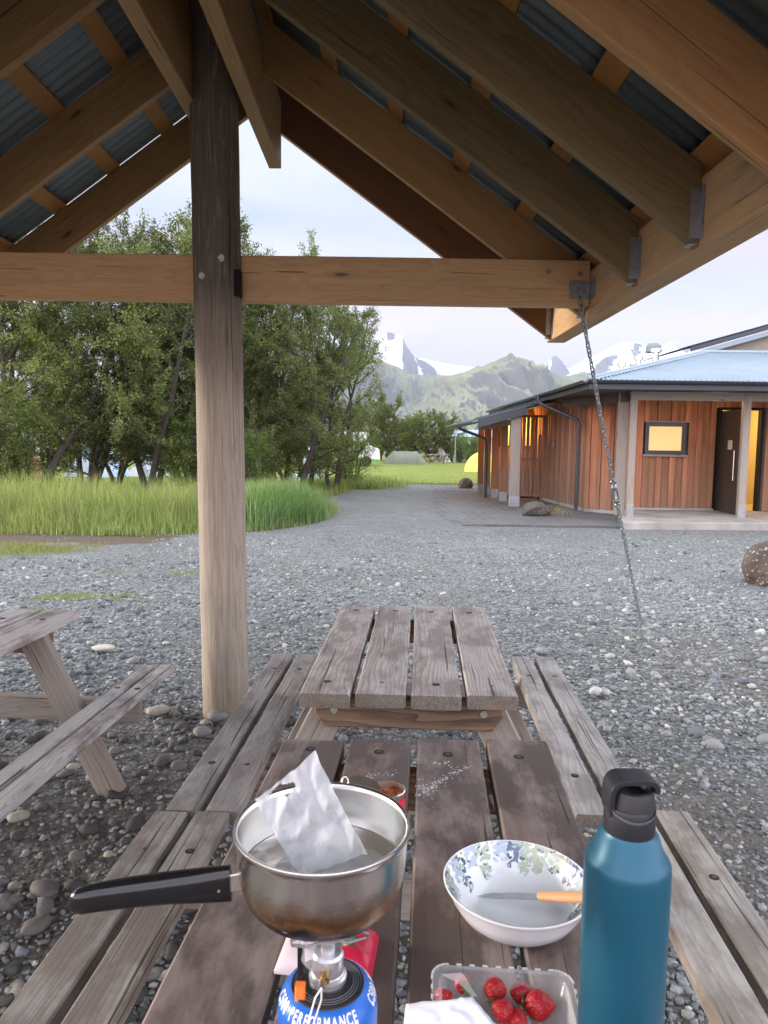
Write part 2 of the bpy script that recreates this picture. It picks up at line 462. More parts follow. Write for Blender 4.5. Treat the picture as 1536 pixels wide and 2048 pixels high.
def ground_mat():
    n = N('gravel ground'); p = n.pos()
    v1 = n.n('TexVoronoi'); n.l(p, v1.inputs['Vector']); v1.inputs['Scale'].default_value = 42
    c1 = n.sep(v1.outputs['Color'])
    v2 = n.n('TexVoronoi'); n.l(p, v2.inputs['Vector']); v2.inputs['Scale'].default_value = 15
    c2 = n.sep(v2.outputs['Color'])
    big = n.noise(p, .5, 5, .6)
    gv = n.ramp(c1[0], [(0, (.095, .099, .095)), (.35, (.175, .183, .175)), (.7, (.24, .25, .238)), (.95, (.30, .31, .295)), (1, (.42, .42, .38))])
    d = n.rng(v1.outputs['Distance'], .25, .75, 1, .45)
    gv = n.mix(1.0, gv, n.vec(d, d, d), 'MULTIPLY')
    g2 = n.ramp(c2[0], [(0, (.7, .7, .7)), (.5, (1, 1, 1)), (1, (1.28, 1.3, 1.32))])
    gv = n.mix(.6, gv, g2, 'MULTIPLY')
    gv = n.mix(1.0, gv, n.ramp(big, [(.3, (.80, .80, .80)), (.7, (1.18, 1.18, 1.18))]), 'MULTIPLY')
    gv = n.mix(n.rng(n.sep(p)[1], 5, 20, 0, .6), gv, n.mix(n.rng(n.noise(p, 3.5, 6, .7), .35, .65), (.165, .172, .165), (.235, .243, .232)))
    fine = n.noise(p, 110, 4, .7); m = n.noise(p, 1.6, 6, .65)
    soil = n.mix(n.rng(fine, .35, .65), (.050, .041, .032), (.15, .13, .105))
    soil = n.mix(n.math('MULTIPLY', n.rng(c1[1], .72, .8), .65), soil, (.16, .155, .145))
    mud = n.mix(n.rng(fine, .35, .65), (.07, .052, .036), (.13, .10, .07))
    gr = n.mix(n.rng(fine, .3, .7), (.075, .095, .025), (.16, .17, .05))
    def mask(name, soft=.25):
        a = n.attr(name, 'Fac')
        return n.rng(n.math('ADD', a, n.math('MULTIPLY', n.math('SUBTRACT', m, .5), 1.6)), .5-soft/2, .5+soft/2)
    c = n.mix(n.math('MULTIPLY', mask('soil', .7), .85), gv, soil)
    c = n.mix(mask('mud'), c, mud)
    c = n.mix(mask('grass', .3), c, gr)
    dist = n.math('LENGTH' if False else 'ABSOLUTE', n.sep(p)[1])
    far = n.rng(dist, 70, 400)
    c = n.mix(far, c, n.mix(n.noise(p, .01, 5), (.10, .125, .05), (.07, .08, .055)))
    n.set(col=c, rough=.85, spec=.25)
    h = n.math('ADD', n.math('MULTIPLY', v1.outputs['Distance'], -1.0), n.math('MULTIPLY', v2.outputs['Distance'], -1.2))
    n.bump(h, .75, .012)
    return n.m
M['ground'] = ground_mat()
def stone_mat(name, stops, hue=.0):
    n = N(name); r = n.rnd(); p = n.pos()
    c = n.ramp(r, stops)
    c = n.mix(1.0, c, n.ramp(n.noise(p, 90, 4, .65), [(.25, (.72,)*3), (.75, (1.22,)*3)]), 'MULTIPLY')
    n.set(col=c, rough=.8, spec=.3); n.bump(n.noise(p, 140, 3), .25, .003)
    return n.m
M['pebble'] = stone_mat('pebbles', [(0, (.08, .085, .088)), (.3, (.15, .163, .168)), (.6, (.215, .23, .232)), (.9, (.29, .30, .29)), (.97, (.38, .365, .31)), (1, (.52, .51, .46))])
M['pebble_dark'] = stone_mat('dark pebbles', [(0, (.06, .058, .054)), (.5, (.125, .122, .113)), (.85, (.20, .195, .178)), (1, (.34, .32, .26))])
def boulder_mat(name, base, spot, amt):
    n = N(name); p = n.coord('Object')
    f = n.noise(p, 4, 8, .65)
    c = n.mix(f, tuple(x*.6 for x in base), tuple(x*1.4 for x in base))
    s = n.rng(n.noise(p, 24, 4, .6), .60-amt, .64-amt)
    c = n.mix(n.math('MULTIPLY', s, .8), c, spot)
    n.set(col=c, rough=.9, spec=.2); n.bump(n.noise(p, 14, 8, .7), .9, .03)
    return n.m
M['boulder'] = boulder_mat('lava boulder', (.085, .07, .058), (.42, .41, .38), .0)
M['boulder2'] = boulder_mat('mossy boulder', (.12, .11, .095), (.20, .20, .15), .05)

# ================================================================== GROUND
def sinhgrid(lo, hi, n, k):
    a, b = np.arcsinh(lo/k), np.arcsinh(hi/k); return np.sinh(np.linspace(a, b, n))*k
xs = sinhgrid(-9000, 9000, 420, 4.0)
ys = sinhgrid(-60, 15000, 420, 4.0)
GX, GY = np.meshgrid(xs, ys)
def ground_h(x, y):
    near = np.exp(-(x**2+(y-4)**2)/ (7.5**2))
    return (fbm(x*1.3, y*1.3, 4, 5)-.5)*.045*near - .02
def smooth(a, lo, hi):
    t = np.clip((a-lo)/(hi-lo), 0, 1); return t*t*(3-2*t)
GZ = ground_h(GX, GY)
def bank_edge(x):
    """front edge (y) of the tall grass bank as a function of x"""
    return np.interp(x, [-40, -6.4, -3.9, -2.2, -1.35, -1.0, -.9], [11.6, 11.95, 12.0, 12.6, 14.0, 15.5, 16.3])
def bank_right(y):
    """right edge (x) of the bank as a function of y"""
    return np.interp(y, [12, 13, 14.2, 15.6, 17, 20, 24, 28], [-2.6, -1.7, -1.2, -1.0, -1.25, -1.7, -1.0, -.35])
bank = smooth(GY-bank_edge(GX), -.25, .25)*smooth(bank_right(GY)-GX, -.2, .3)
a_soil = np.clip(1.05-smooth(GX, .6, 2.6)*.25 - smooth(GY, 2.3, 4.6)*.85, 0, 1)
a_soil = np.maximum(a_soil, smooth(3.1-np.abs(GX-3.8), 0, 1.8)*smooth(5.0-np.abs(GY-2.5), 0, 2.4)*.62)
a_mud = smooth(GY-10.95, -.25, .15)*smooth(12.15-GY, -.1, .25)*smooth(-3.2-GX, -.6, .8)
patch = smooth(GY-(9.0+np.clip(GX+7, 0, 9)*.28), -.4, .6)*smooth(11.0-GY, -.1, .5)*smooth(-3.7-GX, -.3, 1.4)*.85
for (px_, py_, rx_, ry_, k_) in [(570, 1131, .45, .16, .75), (668, 1133, .28, .10, .7), (120, 1220, .4, .2, .55), (180, 1190, .8, .25, .6), (320, 1140, .8, .25, .55)]:
    c_ = G(px_, py_)
    patch = np.maximum(patch, k_*smooth(1.25-np.sqrt(((GX-c_[0])/rx_)**2+((GY-c_[1])/ry_)**2), 0, .6))
a_grass = np.clip(np.maximum(patch, bank), 0, 1)
nx, ny = len(xs), len(ys)
idx = np.arange(nx*ny).reshape(ny, nx)
quads = np.stack([idx[:-1, :-1], idx[:-1, 1:], idx[1:, 1:], idx[1:, :-1]], -1).reshape(-1, 4)
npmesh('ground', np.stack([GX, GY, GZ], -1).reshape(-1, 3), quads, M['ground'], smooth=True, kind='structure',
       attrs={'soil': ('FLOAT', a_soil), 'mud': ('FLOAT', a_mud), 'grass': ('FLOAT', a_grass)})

# lawn sheet of the campsite ---------------------------------------------
def lawn_mat():
    n = N('mown lawn'); p = n.pos()
    a = n.noise(n.map(p, (1, .35, 1)), 1.2, 6, .65); b = n.noise(p, 18, 4, .7); c3 = n.noise(n.map(p, (.08, .5, 1)), 1.0, 4, .6)
    c = n.mix(n.rng(b, .35, .65), (.115, .155, .028), (.24, .27, .062))
    c = n.mix(n.rng(a, .35, .7, 0, .65), c, (.27, .29, .085))
    c = n.mix(n.rng(c3, .4, .7, 0, .5), c, (.15, .20, .045))
    n.set(col=c, rough=.9, spec=.15); n.bump(b, .6, .05); return n.m
M['lawn'] = lawn_mat()
def sheet(name, outline, z, mat, kind='structure', thick=0.0):
    mb = MB(); mb.add([(x, y, z) for x, y in outline], [tuple(range(len(outline)))])
    return mb.build(name, mat, kind=kind, smooth=False)
rl = random.Random(4)
edge = [(-45, 16.5), (-20, 17.5), (-9, 19), (-3.0, 22.5)]
for i in range(26):
    x = -1.6 + i*.62; edge.append((x, 28.3 + rl.uniform(-.12, .12) + .35*math.sin(x*.4) - (1.6 if x < -.8 else 0)))
edge += [(16, 28.6), (40, 29), (60, 110), (-90, 110), (-90, 30)]
sheet('lawn', edge, .004, M['lawn'])

# grooved paving beside the service building -----------------------------
def pave_mat():
    n = N('grooved gravel paving'); p = n.pos()
    s = n.sep(p); w = n.noise(p, .35, 2)
    # grooves fan out and curve round the building
    dx = n.math('SUBTRACT', s[0], -11.0); ax = n.math('MULTIPLY', n.math('POWER', n.math('MAXIMUM', n.math('SUBTRACT', 22.0, s[1]), 0), 2), .012)
    u = n.math('FRACT', n.math('MULTIPLY', n.math('ADD', n.math('SUBTRACT', dx, ax), n.math('MULTIPLY', w, .5)), 4.5))
    gr = n.rng(u, .12, .26, 1, 0)
    v = n.n('TexVoronoi'); n.l(p, v.inputs['Vector']); v.inputs['Scale'].default_value = 40
    c = n.ramp(n.sep(v.outputs['Color'])[0], [(0, (.10, .102, .10)), (.6, (.175, .18, .172)), (1, (.25, .255, .24))])
    c = n.mix(n.rng(n.noise(p, .8, 5), .35, .65, 0, .5), c, (.075, .066, .06))
    c = n.mix(n.math('MULTIPLY', gr, .55), c, (.22, .20, .19))
    n.set(col=c, rough=.85, spec=.25); n.bump(n.math('ADD', v.outputs['Distance'], n.math('MULTIPLY', gr, .5)), .6, .01); return n.m
pv = [(1.52, 13.95), (4.9, 13.9), (4.9, 17.5), (4.6, 20.5), (4.6, 29), (1.75, 28.4), (1.62, 24), (1.35, 20), (1.2, 17), (1.3, 15.2)]
sheet('path', pv, -.013, plain_p if False else pave_mat())
mb = MB(3)
for a, b in zip(pv[:1], pv[1:2]): mb.prism((a[0], a[1]-.03, -.01), (b[0]-.4, b[1]-.03, -.01), .06, .07, bev=.008, segs=8, jit=.006)
M['concrete'] = plain('concrete', (.36, .35, .32), .85, 0, .3, 3, .4, 50, .005)
mb.build('kerb', plain('dark kerb', (.10, .10, .10), .85, 0, .3, 5), kind='structure')

# ================================================================== PEBBLES
def ico(sub):
    bm = bmesh.new(); bmesh.ops.create_icosphere(bm, subdivisions=sub, radius=1)
    v = np.array([q.co[:] for q in bm.verts]); f = np.array([[w.index for w in q.verts] for q in bm.faces]); bm.free(); return v, f
def pebbles(name, pts, rad, mat, sub=1, seed=1, lump=.22, flat=(.4, .8), parent=None):
    rs = np.random.RandomState(seed); bv, bf = ico(sub); n = len(pts); k = len(bv)
    s = np.stack([rs.uniform(.75, 1.35, n), rs.uniform(.6, 1.05, n), rs.uniform(flat[0], flat[1], n)], 1)*rad[:, None]
    V = bv[None]*(1+rs.uniform(-lump, lump, (n, k, 1)))
    V = V*s[:, None, :]
    for ax_pair, rng_ in (((1, 2), .5), ((0, 2), .4), ((0, 1), PI)):
        a = rs.uniform(-rng_, rng_, n); c, d = np.cos(a)[:, None], np.sin(a)[:, None]
        i, j = ax_pair; x, y = V[:, :, i].copy(), V[:, :, j].copy()
        V[:, :, i] = c*x-d*y; V[:, :, j] = d*x+c*y
    V += pts[:, None, :]
    Fc = (bf[None]+(np.arange(n)*k)[:, None, None]).reshape(-1, 3)
    return npmesh(name, V.reshape(-1, 3), Fc, mat, smooth=True, parent=parent)
def scatter(n, seed, x0, x1, y0, y1, rmin, rmax, pw=2.2, keep=None):
    rs = np.random.RandomState(seed)
    u = rs.rand(n); y = y0*(y1/y0)**u                                   # denser towards the viewer
    hw = .62*y+.6
    x = rs.uniform(-1, 1, n)*hw
    m = (x > x0) & (x < x1)
    x, y = x[m], y[m]
    r = rmin+(rmax-rmin)*rs.rand(len(x))**pw
    r = r*(.6+.75*fbm(x*1.4, y*1.4, 3, seed+9))
    if keep is not None:
        q = keep(x, y, rs); x, y, r = x[q], y[q], r[q]
    z = ground_h(x, y)+r*.18
    return np.stack([x, y, z], 1), r
pc = np.array([-.907, 4.07])
def openground(x, y, rs):
    b = (y < bank_edge(x)-.1) | (x > bank_right(y)+.1)
    pavd = ~((x > 1.45) & (y > 13.8))
    green = (x < -3.6) & (y > 9.6) & (y < 12)
    thin_ = ~((x < -.25) & (y < 3.9) & (rs.rand(len(x)) < .5)) & ~((x > 1.2) & (y < 3.4) & (rs.rand(len(x)) < .35))
    return thin_ & b & pavd & ~(green & (rs.rand(len(x)) < .93)) & (np.hypot(x-pc[0], y-pc[1]) > .14)
def dens(thr, sc, seed):
    return lambda x, y, rs: openground(x, y, rs) & (fbm(x*sc, y*sc, 4, seed) + rs.uniform(-.12, .12, len(x)) > thr)
dark = lambda x, y: (x < -.2) & (y < 3.3)
p_, r_ = scatter(60000, 11, -20, 20, 1.1, 13.6, .006, .020, 2.0, openground)
g_ = pebbles('gravel', p_, r_, M['pebble'], 1, 21); g_['kind'] = 'stuff'
p_, r_ = scatter(15000, 12, -20, 20, 1.2, 12, .012, .040, 2.6, dens(.47, .9, 3))
g_ = pebbles('larger_gravel', p_, r_, M['pebble'], 1, 22); g_['kind'] = 'stuff'
p_, r_ = scatter(5200, 13, -3.2, -.15, 1.2, 4.2, .012, .048, 1.7, dens(.36, 1.1, 7))
g_ = pebbles('dark_cobbles', p_, r_, M['pebble_dark'], 2, 23, .10); g_['kind'] = 'stuff'
p_, r_ = scatter(900, 14, -.2, 6, 3.2, 8, .018, .042, 1.6, dens(.53, .8, 12))
g_ = pebbles('cobbles', p_, r_, M['pebble'], 2, 24, .07); g_['kind'] = 'stuff'

def stone(px, py, r, label, col, seed, sub=3, flat=.65, lump=.05, wide=1.25, name='stone', cat='stone', mat=None):
    rs = np.random.RandomState(seed); v, f = ico(sub)
    n1 = fbm(v[:, 0]*1.4+seed, v[:, 1]*1.4+v[:, 2]*1.1+seed*3, 3, seed)-.5
    v = v*(1+n1[:, None]*lump*6)
    v = v*np.array([wide, 1, flat])*r
    o = npmesh(name, v, f, mat or plain('stone '+str(seed), col, .8, 0, .25, 30, .3, 120, .003), smooth=True)
    g = G(px, py); o.location = (g[0], g[1]+r*.3, r*flat*.55); o.rotation_euler = (0, 0, rs.uniform(0, 3)) if wide < 1.6 else (0, 0, 0)
    return tag(o, label, cat)
stone(205, 1300, .052, 'pale cream flat stone on the gravel left of the wooden post', (.50, .47, .38), 3, flat=.45, wide=1.6)
stone(315, 1428, .048, 'smooth beige grey stone beside the end of the left table bench', (.34, .32, .27), 5, flat=.6, wide=1.4)
stone(433, 1440, .045, 'bluish stone lying against the foot of the round post', (.19, .20, .20), 7, flat=.75)
stone(403, 1470, .040, 'rounded grey stone just in front of the foot of the round post', (.20, .20, .20), 9, flat=.7)
stone(1192, 1388, .035, 'pale oval stone at the near edge of the pebble heap right of the tables', (.42, .42, .40), 11, flat=.8)
stone(1212, 1389, .026, 'small beige stone next to a pale oval stone right of the tables', (.36, .34, .29), 12, flat=.8)
stone(1084, 1306, .042, 'lone blue grey stone on the gravel behind the far right bench', (.20, .21, .23), 13, flat=.65)
stone(88, 1788, .040, 'wide flat dark stone on the soil near the saucepan handle tip', (.11, .105, .095), 15, flat=.55, wide=1.5)
stone(35, 1640, .034, 'beige angular stone on dark soil under the left table bench', (.30, .28, .22), 16, flat=.6)
stone(70, 1862, .034, 'rounded brown grey stone at the lower left on dark soil', (.12, .11, .10), 17, flat=.7, wide=1.4)
stone(1075, 1030, .30, 'lichen covered lava boulder on the paving in front of the slatted screen', 0, 31, 5, .62, .10, 1.3, 'boulder', 'boulder', M['boulder2'])
stone(932, 976, .25, 'dark round boulder on the paving at the far corner of the building', 0, 33, 5, .9, .06, 1.0, 'boulder', 'boulder', M['boulder'])
stone(1556, 1168, .33, 'dark boulder speckled with white lichen at the right edge of the gravel', 0, 35, 5, .95, .07, 1.0, 'boulder', 'boulder', M['boulder'])

# ================================================================== SHELTER
EX, EZ, T, RX = 1.17, 2.235, .72, -.90      # rafter underside plane, ridge line at x = RX
AZ = EZ + T*(EX-RX)
Yr = [5.05, 4.22, 3.36, 2.72, 2.10, 1.45, .80, .1, -.45]
sh = thing('picnic_shelter', 'open timber shelter with a steep corrugated roof on a thick round post', 'shelter', (RX, 4.07, 0))
mb = MB(1)
pts = []; rad = []
for i in range(30):
    z = -.05 + i*(3.98/29); pts.append((-.900 - .0015*i, 4.07, z)); rad.append(.131 - .00012*i + random.Random(i).uniform(-.0012, .0012))
mb.tube(pts, rad, 40)
mb.build('post', M['post'], sh, world=True)
mb = MB(5)
mb.prism((-3.6, 4.135, 2.452), (1.118, 4.135, 2.442), .07, .25, bev=.004, segs=10, jit=.001)
tie = mb.build('tie_beam', M['tie'], sh, world=True)
for s_, x0 in ((0, -1.065), (1, -.735)):
    mb = MB(11+s_); mb.prism((x0, -.55, 3.53), (x0, 4.90, 3.53), .08, .42, bev=.004)
    mb.build('ridge_beam', M['rafter'], sh, world=True)
for side in (1, -1):
    mb = MB(21+side)
    xe = EX - .045 if side > 0 else 2*RX-(EX-.045)
    x1 = xe + side*.0625
    mb.prism((x1, -.55, 2.39), (x1, 5.16, 2.39), .125, .25, bev=.004, segs=12, jit=.001)
    mb.build('eave_beam', M['eave'], sh, world=True)
RH = .235
def rafter(side, y, seed, first=False):
    mb = MB(seed)
    xa = RX + side*(.003 if first else .205)
    xb = EX-.047 if side > 0 else 2*RX-(EX-.047)
    za = AZ - T*abs(xa-RX); zb = AZ - T*abs(xb-RX)
    hv = RH*math.sqrt(1+T*T)
    th = .048
    V = []; b = .004
    # plumb-cut board: vertical ends
    for yy in (y-th/2, y+th/2):
        for (xx, zz) in ((xa, za), (xb, zb), (xb, zb+hv), (xa, za+hv)): V.append((xx, yy, zz))
    Fc = [(0, 1, 2, 3), (7, 6, 5, 4), (0, 4, 5, 1), (1, 5, 6, 2), (2, 6, 7, 3), (3, 7, 4, 0)]
    if side < 0: Fc = [tuple(reversed(f)) for f in Fc]
    L = Vector((xb-xa, zb-za)).normalized(); o = seed*3.7
    gr = [((v[0]*L.x+v[2]*L.y)+o, (-v[0]*L.y+v[2]*L.x)+o*.7, v[1]+o*.3) for v in V]
    mb.add(V, Fc, gr)
    r = mb.build('rafter', M['gable_rafter'] if (first and side > 0) else (M['rafter'] if side < 0 else (M['rafter_olive'] if abs(y-3.04) < .4 else M['rafter_orange'])), sh, world=True, smooth=False)
    bv = r.modifiers.new('bevel', 'BEVEL'); bv.width = .004; bv.segments = 2
    if side > 0:
        mh = MB(seed+90)
        for yy in (y-th/2-.0025, y+th/2+.0025):
            mh.prism((xb-.02, yy, zb+.03), (xb-.02, yy, zb+.21), .036, .003, up=(0, 1, 0), bev=0)
        for yy in (y-th/2-.017, y+th/2+.017):
            mh.prism((xb-.0015, yy, zb+.03), (xb-.0015, yy, zb+.21), .003, .034, up=(0, 1, 0), bev=0)
        mh.prism((xb-.02, y-th/2-.002, zb-.004+.015), (xb-.02, y+th/2+.002, zb-.004+.015), .036, .003, bev=0)
        for k in range(5):
            for q in (-.028, -.012):
                mh.tube([(xb+q, y-th/2-.0035, zb+.05+k*.035), (xb+q, y-th/2-.0075, zb+.05+k*.035)], .004, 6)
        mh.build('joist_hanger', M['galv'], sh, world=True)
    return r
for i, y in enumerate(Yr):
    rafter(1, y, 100+i, i == 0); rafter(-1, y, 140+i, i == 0)
hv = RH*math.sqrt(1+T*T)
bt = .017*math.sqrt(1+T*T)
for side in (1, -1):
    for k in range(6):
        xx = RX + side*(.215 + k*.362); zz = AZ - T*abs(xx-RX) + hv + bt/2 + .001
        mb = MB(300+k*2+side)
        up = Vector((side*T, 0, 1)).normalized()
        mb.prism((xx, -.55, zz), (xx, 5.075, zz), .105, .016, up=up, bev=.001)
        mb.build('batten', M['batten'], sh, world=True)
    # corrugated sheet: waves run along the ridge line, furrows run down the slope
    yy = np.arange(-.6, 5.0801, .0127); nn = len(yy)
    wave = .009*np.cos(2*PI*yy/.076)
    top = []
    for (d, off) in ((.0, 0), (2.17, 0)):
        xx = RX + side*d; zz = AZ - T*d + hv + bt + .011
        top.append(np.stack([np.full(nn, xx), yy, zz+wave], 1))
    V = np.concatenate([top[0], top[1], top[0]+[0, 0, .002], top[1]+[0, 0, .002]])
    a = np.arange(nn-1)
    q1 = np.stack([a, a+1, a+1+nn, a+nn], 1); q2 = q1[:, ::-1]+2*nn
    e1 = np.stack([a, a+2*nn, a+1+2*nn, a+1], 1); e2 = np.stack([a+nn, a+1+nn, a+1+3*nn, a+3*nn], 1)
    npmesh('roof_sheet', V, np.concatenate([q1, q2, e1, e2]), M['sheet'], parent=sh, smooth=True, world=True)
# fixings on the post and the tie beam
for (px, py, pr) in ((440, 515, .014), (403, 551, .011)):
    p = P(px, py, 3.945); dx = p[0]-(-.935); y0 = 4.07-math.sqrt(max(.1285**2-dx*dx, 0))
    mb = MB(); mb.cyl((p[0], y0+.004, p[2]), (p[0], y0-.003, p[2]), pr*1.5, 20); mb.tube([(p[0], y0-.003, p[2]), (p[0], y0-.011, p[2])], pr*.8, 6)
    mb.build('bolt', M['galv'], sh, world=True)
mb = MB(); mb.box((-.822, 3.995, 2.33), (-.79, 4.06, 2.47))
mb.build('notch', M['hole'], sh, world=True)
for (px, py) in ((1097, 542), (1160, 548)):
    p = P(px, py, 4.098); mb = MB(); mb.cyl((p[0], 4.101, p[2]), (p[0], 4.096, p[2]), .014, 20)
    mb.tube([(p[0], 4.096, p[2]), (p[0], 4.089, p[2])], .008, 6); mb.build('bolt', M['galv'], sh, world=True)
mb = MB(9)
a0, a1 = P(1139, 561, 4.097), P(1180, 598, 4.097)
mb.box((a0[0], 4.0955, a1[2]), (1.119, 4.0985, a0[2])); mb.box((1.1195, 4.0, a1[2]), (1.1225, 4.0985, a0[2]))
for i in range(4):
    for j in range(3):
        mb.tube([(a0[0]+.012+i*.028, 4.0955, a1[2]+.012+j*.036), (a0[0]+.012+i*.028, 4.091, a1[2]+.012+j*.036)], .0045, 6)
mb.build('bracket', M['galv'], sh, world=True)

# ------------------------------------------------------------------ chain
CA = Vector(P(1160, 603, 4.075)); CB = Vector(G(1283, 1250, 0.0))
ch = thing('tie_down_chain', 'galvanised tie down chain with a turnbuckle hanging from the eave to the gravel', 'chain', tuple(CB))
def chain_pt(t):
    p = CA.lerp(CB, t); p.z -= .035*math.sin(PI*t); return p
def link_mb():
    mb = MB(); pts = []; w, l = .0100, .0145
    for k in range(9): a = -PI/2+PI*k/8; pts.append((l+w*math.cos(a)*1.0, w*math.sin(a), 0))
    for k in range(9): a = PI/2+PI*k/8; pts.append((-l+w*math.cos(a), w*math.sin(a), 0))
    mb.tube(pts, .0044, 7, closed=True); return mb
Lc = (CB-CA).length; pitch = .0345; nl = int(Lc/pitch)
tb0, tb1 = .425, .505
proto = None; k = 0
for i in range(nl):
    t = (i+.5)/nl
    if tb0 < t < tb1: continue
    p = chain_pt(t); d = (chain_pt(min(t+.01, 1))-chain_pt(t-.01 if t > .01 else 0)).normalized()
    if proto is None:
        o = link_mb().build('chain_link', M['chain'], ch); proto = o
    else:
        o = proto.copy(); scene.collection.objects.link(o); o.parent = ch
    k += 1
    q = d.to_track_quat('X', 'Z') @ Euler((PI/2*(k % 2)+.5 + .25*math.sin(k*1.7), 0, 0)).to_quaternion()
    o.matrix_parent_inverse = Matrix.Identity(4)
    o.location = p-CB; o.rotation_mode = 'QUATERNION'; o.rotation_quaternion = q
mb = MB(); p, q = chain_pt(tb0), chain_pt(tb1); d = (q-p).normalized(); sd = Vector((1, 0, 0)); sd = (sd-d*sd.dot(d)).normalized()
ring = [p+d*.012+(sd*math.cos(a)+d*math.sin(a))*.017 for a in np.linspace(0, 2*PI, 17)[:-1]]; mb.tube(ring, .005, 8, closed=True)
ring = [q-d*.012+(sd*math.cos(a)+d*math.sin(a))*.017 for a in np.linspace(0, 2*PI, 17)[:-1]]; mb.tube(ring, .005, 8, closed=True)
b0, b1 = p+d*.06, q-d*.06
for s_ in (-1, 1): mb.tube([b0+sd*.014*s_, b1+sd*.014*s_], .006, 8)
for a, b in ((b0-d*.006, b0+d*.022), (b1-d*.022, b1+d*.006)): mb.tube([a, b], .021, 12)
mb.tube([p+d*.026, b0+d*.03], .006, 8); mb.tube([b1-d*.03, q-d*.026], .006, 8)
mb.build('turnbuckle', M['chain'], ch, world=True)
mb = MB(); hk = [CA+Vector((-.004, .02, .03)), CA+Vector((-.004, -.004, .028)), CA+Vector((-.003, -.016, .012)), CA+Vector((0, -.010, -.004)), CA+Vector((.003, .004, -.008))]
mb.tube(hk, .005, 8); mb.build('hook', M['chain'], ch, world=True)

# ================================================================== TABLES
def bolt_obj(x, y, z, parent, r=.013):
    mb = MB(); mb.cyl((x, y, z-.004), (x, y, z+.0007), r, 18)
    o = mb.build('bolt_hole_shade', M['hole'], parent)  # flat dark disc on the surface, its colour painted for the hole's inner shade
    mb = MB(); mb.tube([(x+.001, y, z-.003), (x+.001, y, z+.0016)], r*.62, 6); mb.build('bolt', M['bolt'], o)
def picnic_table(label, ox, oy, ang, L, half, bin_, bout, bL, mt, mbn, seed, ov=.10, ht=.75, hb=.45, group=None, topt=.045, bcx=0, bcy=0, rail=True, skew=0.0):
    """local frame: y along the table (0 = far end of the top, negative towards the viewer), x across"""
    t = thing('picnic_table', label, 'picnic table', (ox, oy, 0), ang, group)
    mb = MB(seed); gap = .018; pw = (2*half-3*gap)/4; rr = random.Random(seed)
    for i in range(4):
        x = -half+pw/2+i*(pw+gap)
        mb.prism((x, -L+x*skew+rr.uniform(-.004, .004), ht-topt/2+rr.uniform(-.0015, .0015)), (x+rr.uniform(-.002, .002), x*skew+rr.uniform(-.006, .006), ht-topt/2), pw, topt, bev=.005, segs=14, jit=.0010)
    mb.build('tabletop', mt, t)
    fy = [-ov, -L+ov]
    for s in (-1, 1):
        mb = MB(seed+3+s); bw = (bout-bin_-.022)/2
        for j in (0, 1):
            x = s*(bin_+bw/2+j*(bw+.022)) + bcx
            mb.prism((x, bcy-bL+x*skew+rr.uniform(-.004, .004), hb-.021), (x+rr.uniform(-.003, .003), bcy+x*skew+rr.uniform(-.004, .004), hb-.021), bw, .042, bev=.005, segs=14, jit=.0012)
        b = mb.build('bench', mbn, t)
        for y in fy:
            for j in (0, 1): bolt_obj(s*(bin_+bw/2+j*(bw+.022))+bcx, y, hb, b, .0125)
    for k, y in enumerate(fy):
        sgn = 1 if k == 0 else -1       # legs stand on the inner side of the rails
        mb = MB(seed+20+k)
        a, z0, z1 = half-.035, ht-topt-.105, ht-topt-.001
        V = []
        for yy in (y-.021, y+.021):
            V += [(-a+.035, yy, z0), (a-.035, yy, z0), (a, yy, z0+.05), (a, yy, z1), (-a, yy, z1), (-a, yy, z0+.05)]
        mb.add(V, [(0, 1, 2, 3, 4, 5), (11, 10, 9, 8, 7, 6)]+[((i+1) % 6, i, 6+i, 6+(i+1) % 6) for i in range(6)],
               [(v[0]+seed, v[2]*1.0+k*3, v[1]) for v in V])
        r = mb.build('top_rail', M['rail_wood'], t, smooth=False)
        r.modifiers.new('bevel', 'BEVEL').width = .004
        for s in (-1, 1):
            mb = MB(); mb.cyl((s*(half-.10), y-.0205*1, ht-topt-.045), (s*(half-.10), y-.0255, ht-topt-.045), .012, 18)
            mb.build('bolt', M['screw'], r)
        for i in range(4):
            bolt_obj(-half+pw/2+i*(pw+gap)+rr.uniform(-.006, .006), y+rr.uniform(-.006, .006), ht, t, .013)
        mb = MB(seed+30+k); mb.prism((-bout+.02+bcx, y, hb-.045-.055), (bout-.02+bcx, y, hb-.045-.055), .042, .105, bev=.004)
        mb.build('seat_rail', M['leg_wood'], t)
        for s in (-1, 1):
            yl = y - sgn*.044
            mb = MB(seed+40+k*2+s); mb.prism((s*.60, yl, -.02), (s*.24, yl, ht-topt-.004), .042, .12, up=(1, 0, 0) if False else (s*.7, 0, .36), bev=.004)
            mb.build('leg', M['leg_wood'], t)
    return t
nT = (G(567, 1480, .75)+G(1090, 1478, .75))/2
near_t = picnic_table('brown stained picnic table in the foreground carrying the saucepan and bottle', nT[0], nT[1], R(-3.7), 1.75, .357, .575, .80, 1.9,
             M['table_near'], M['bench_near'], 61, ov=.085, bcy=.183, bcx=.026, skew=.095)
fT = (G(686, 1210, .75)+G(968, 1213, .75))/2
far_t = picnic_table('empty weathered picnic table standing directly behind the foreground table', fT[0], fT[1]-.005, R(-3.0), 1.285, .350, .505, .728, 1.63,
             M['table_far'], M['bench_far'], 71, ov=.115, bcy=.17, bcx=.005, skew=.05)
left_t = picnic_table('grey picnic table cut off by the left edge of the photograph', -1.775, 3.36, R(-4.2), 1.5, .345, .575, .735, 1.8,
             M['left_wood'], M['left_wood'], 81, ov=.17, bcy=.13, skew=.07)
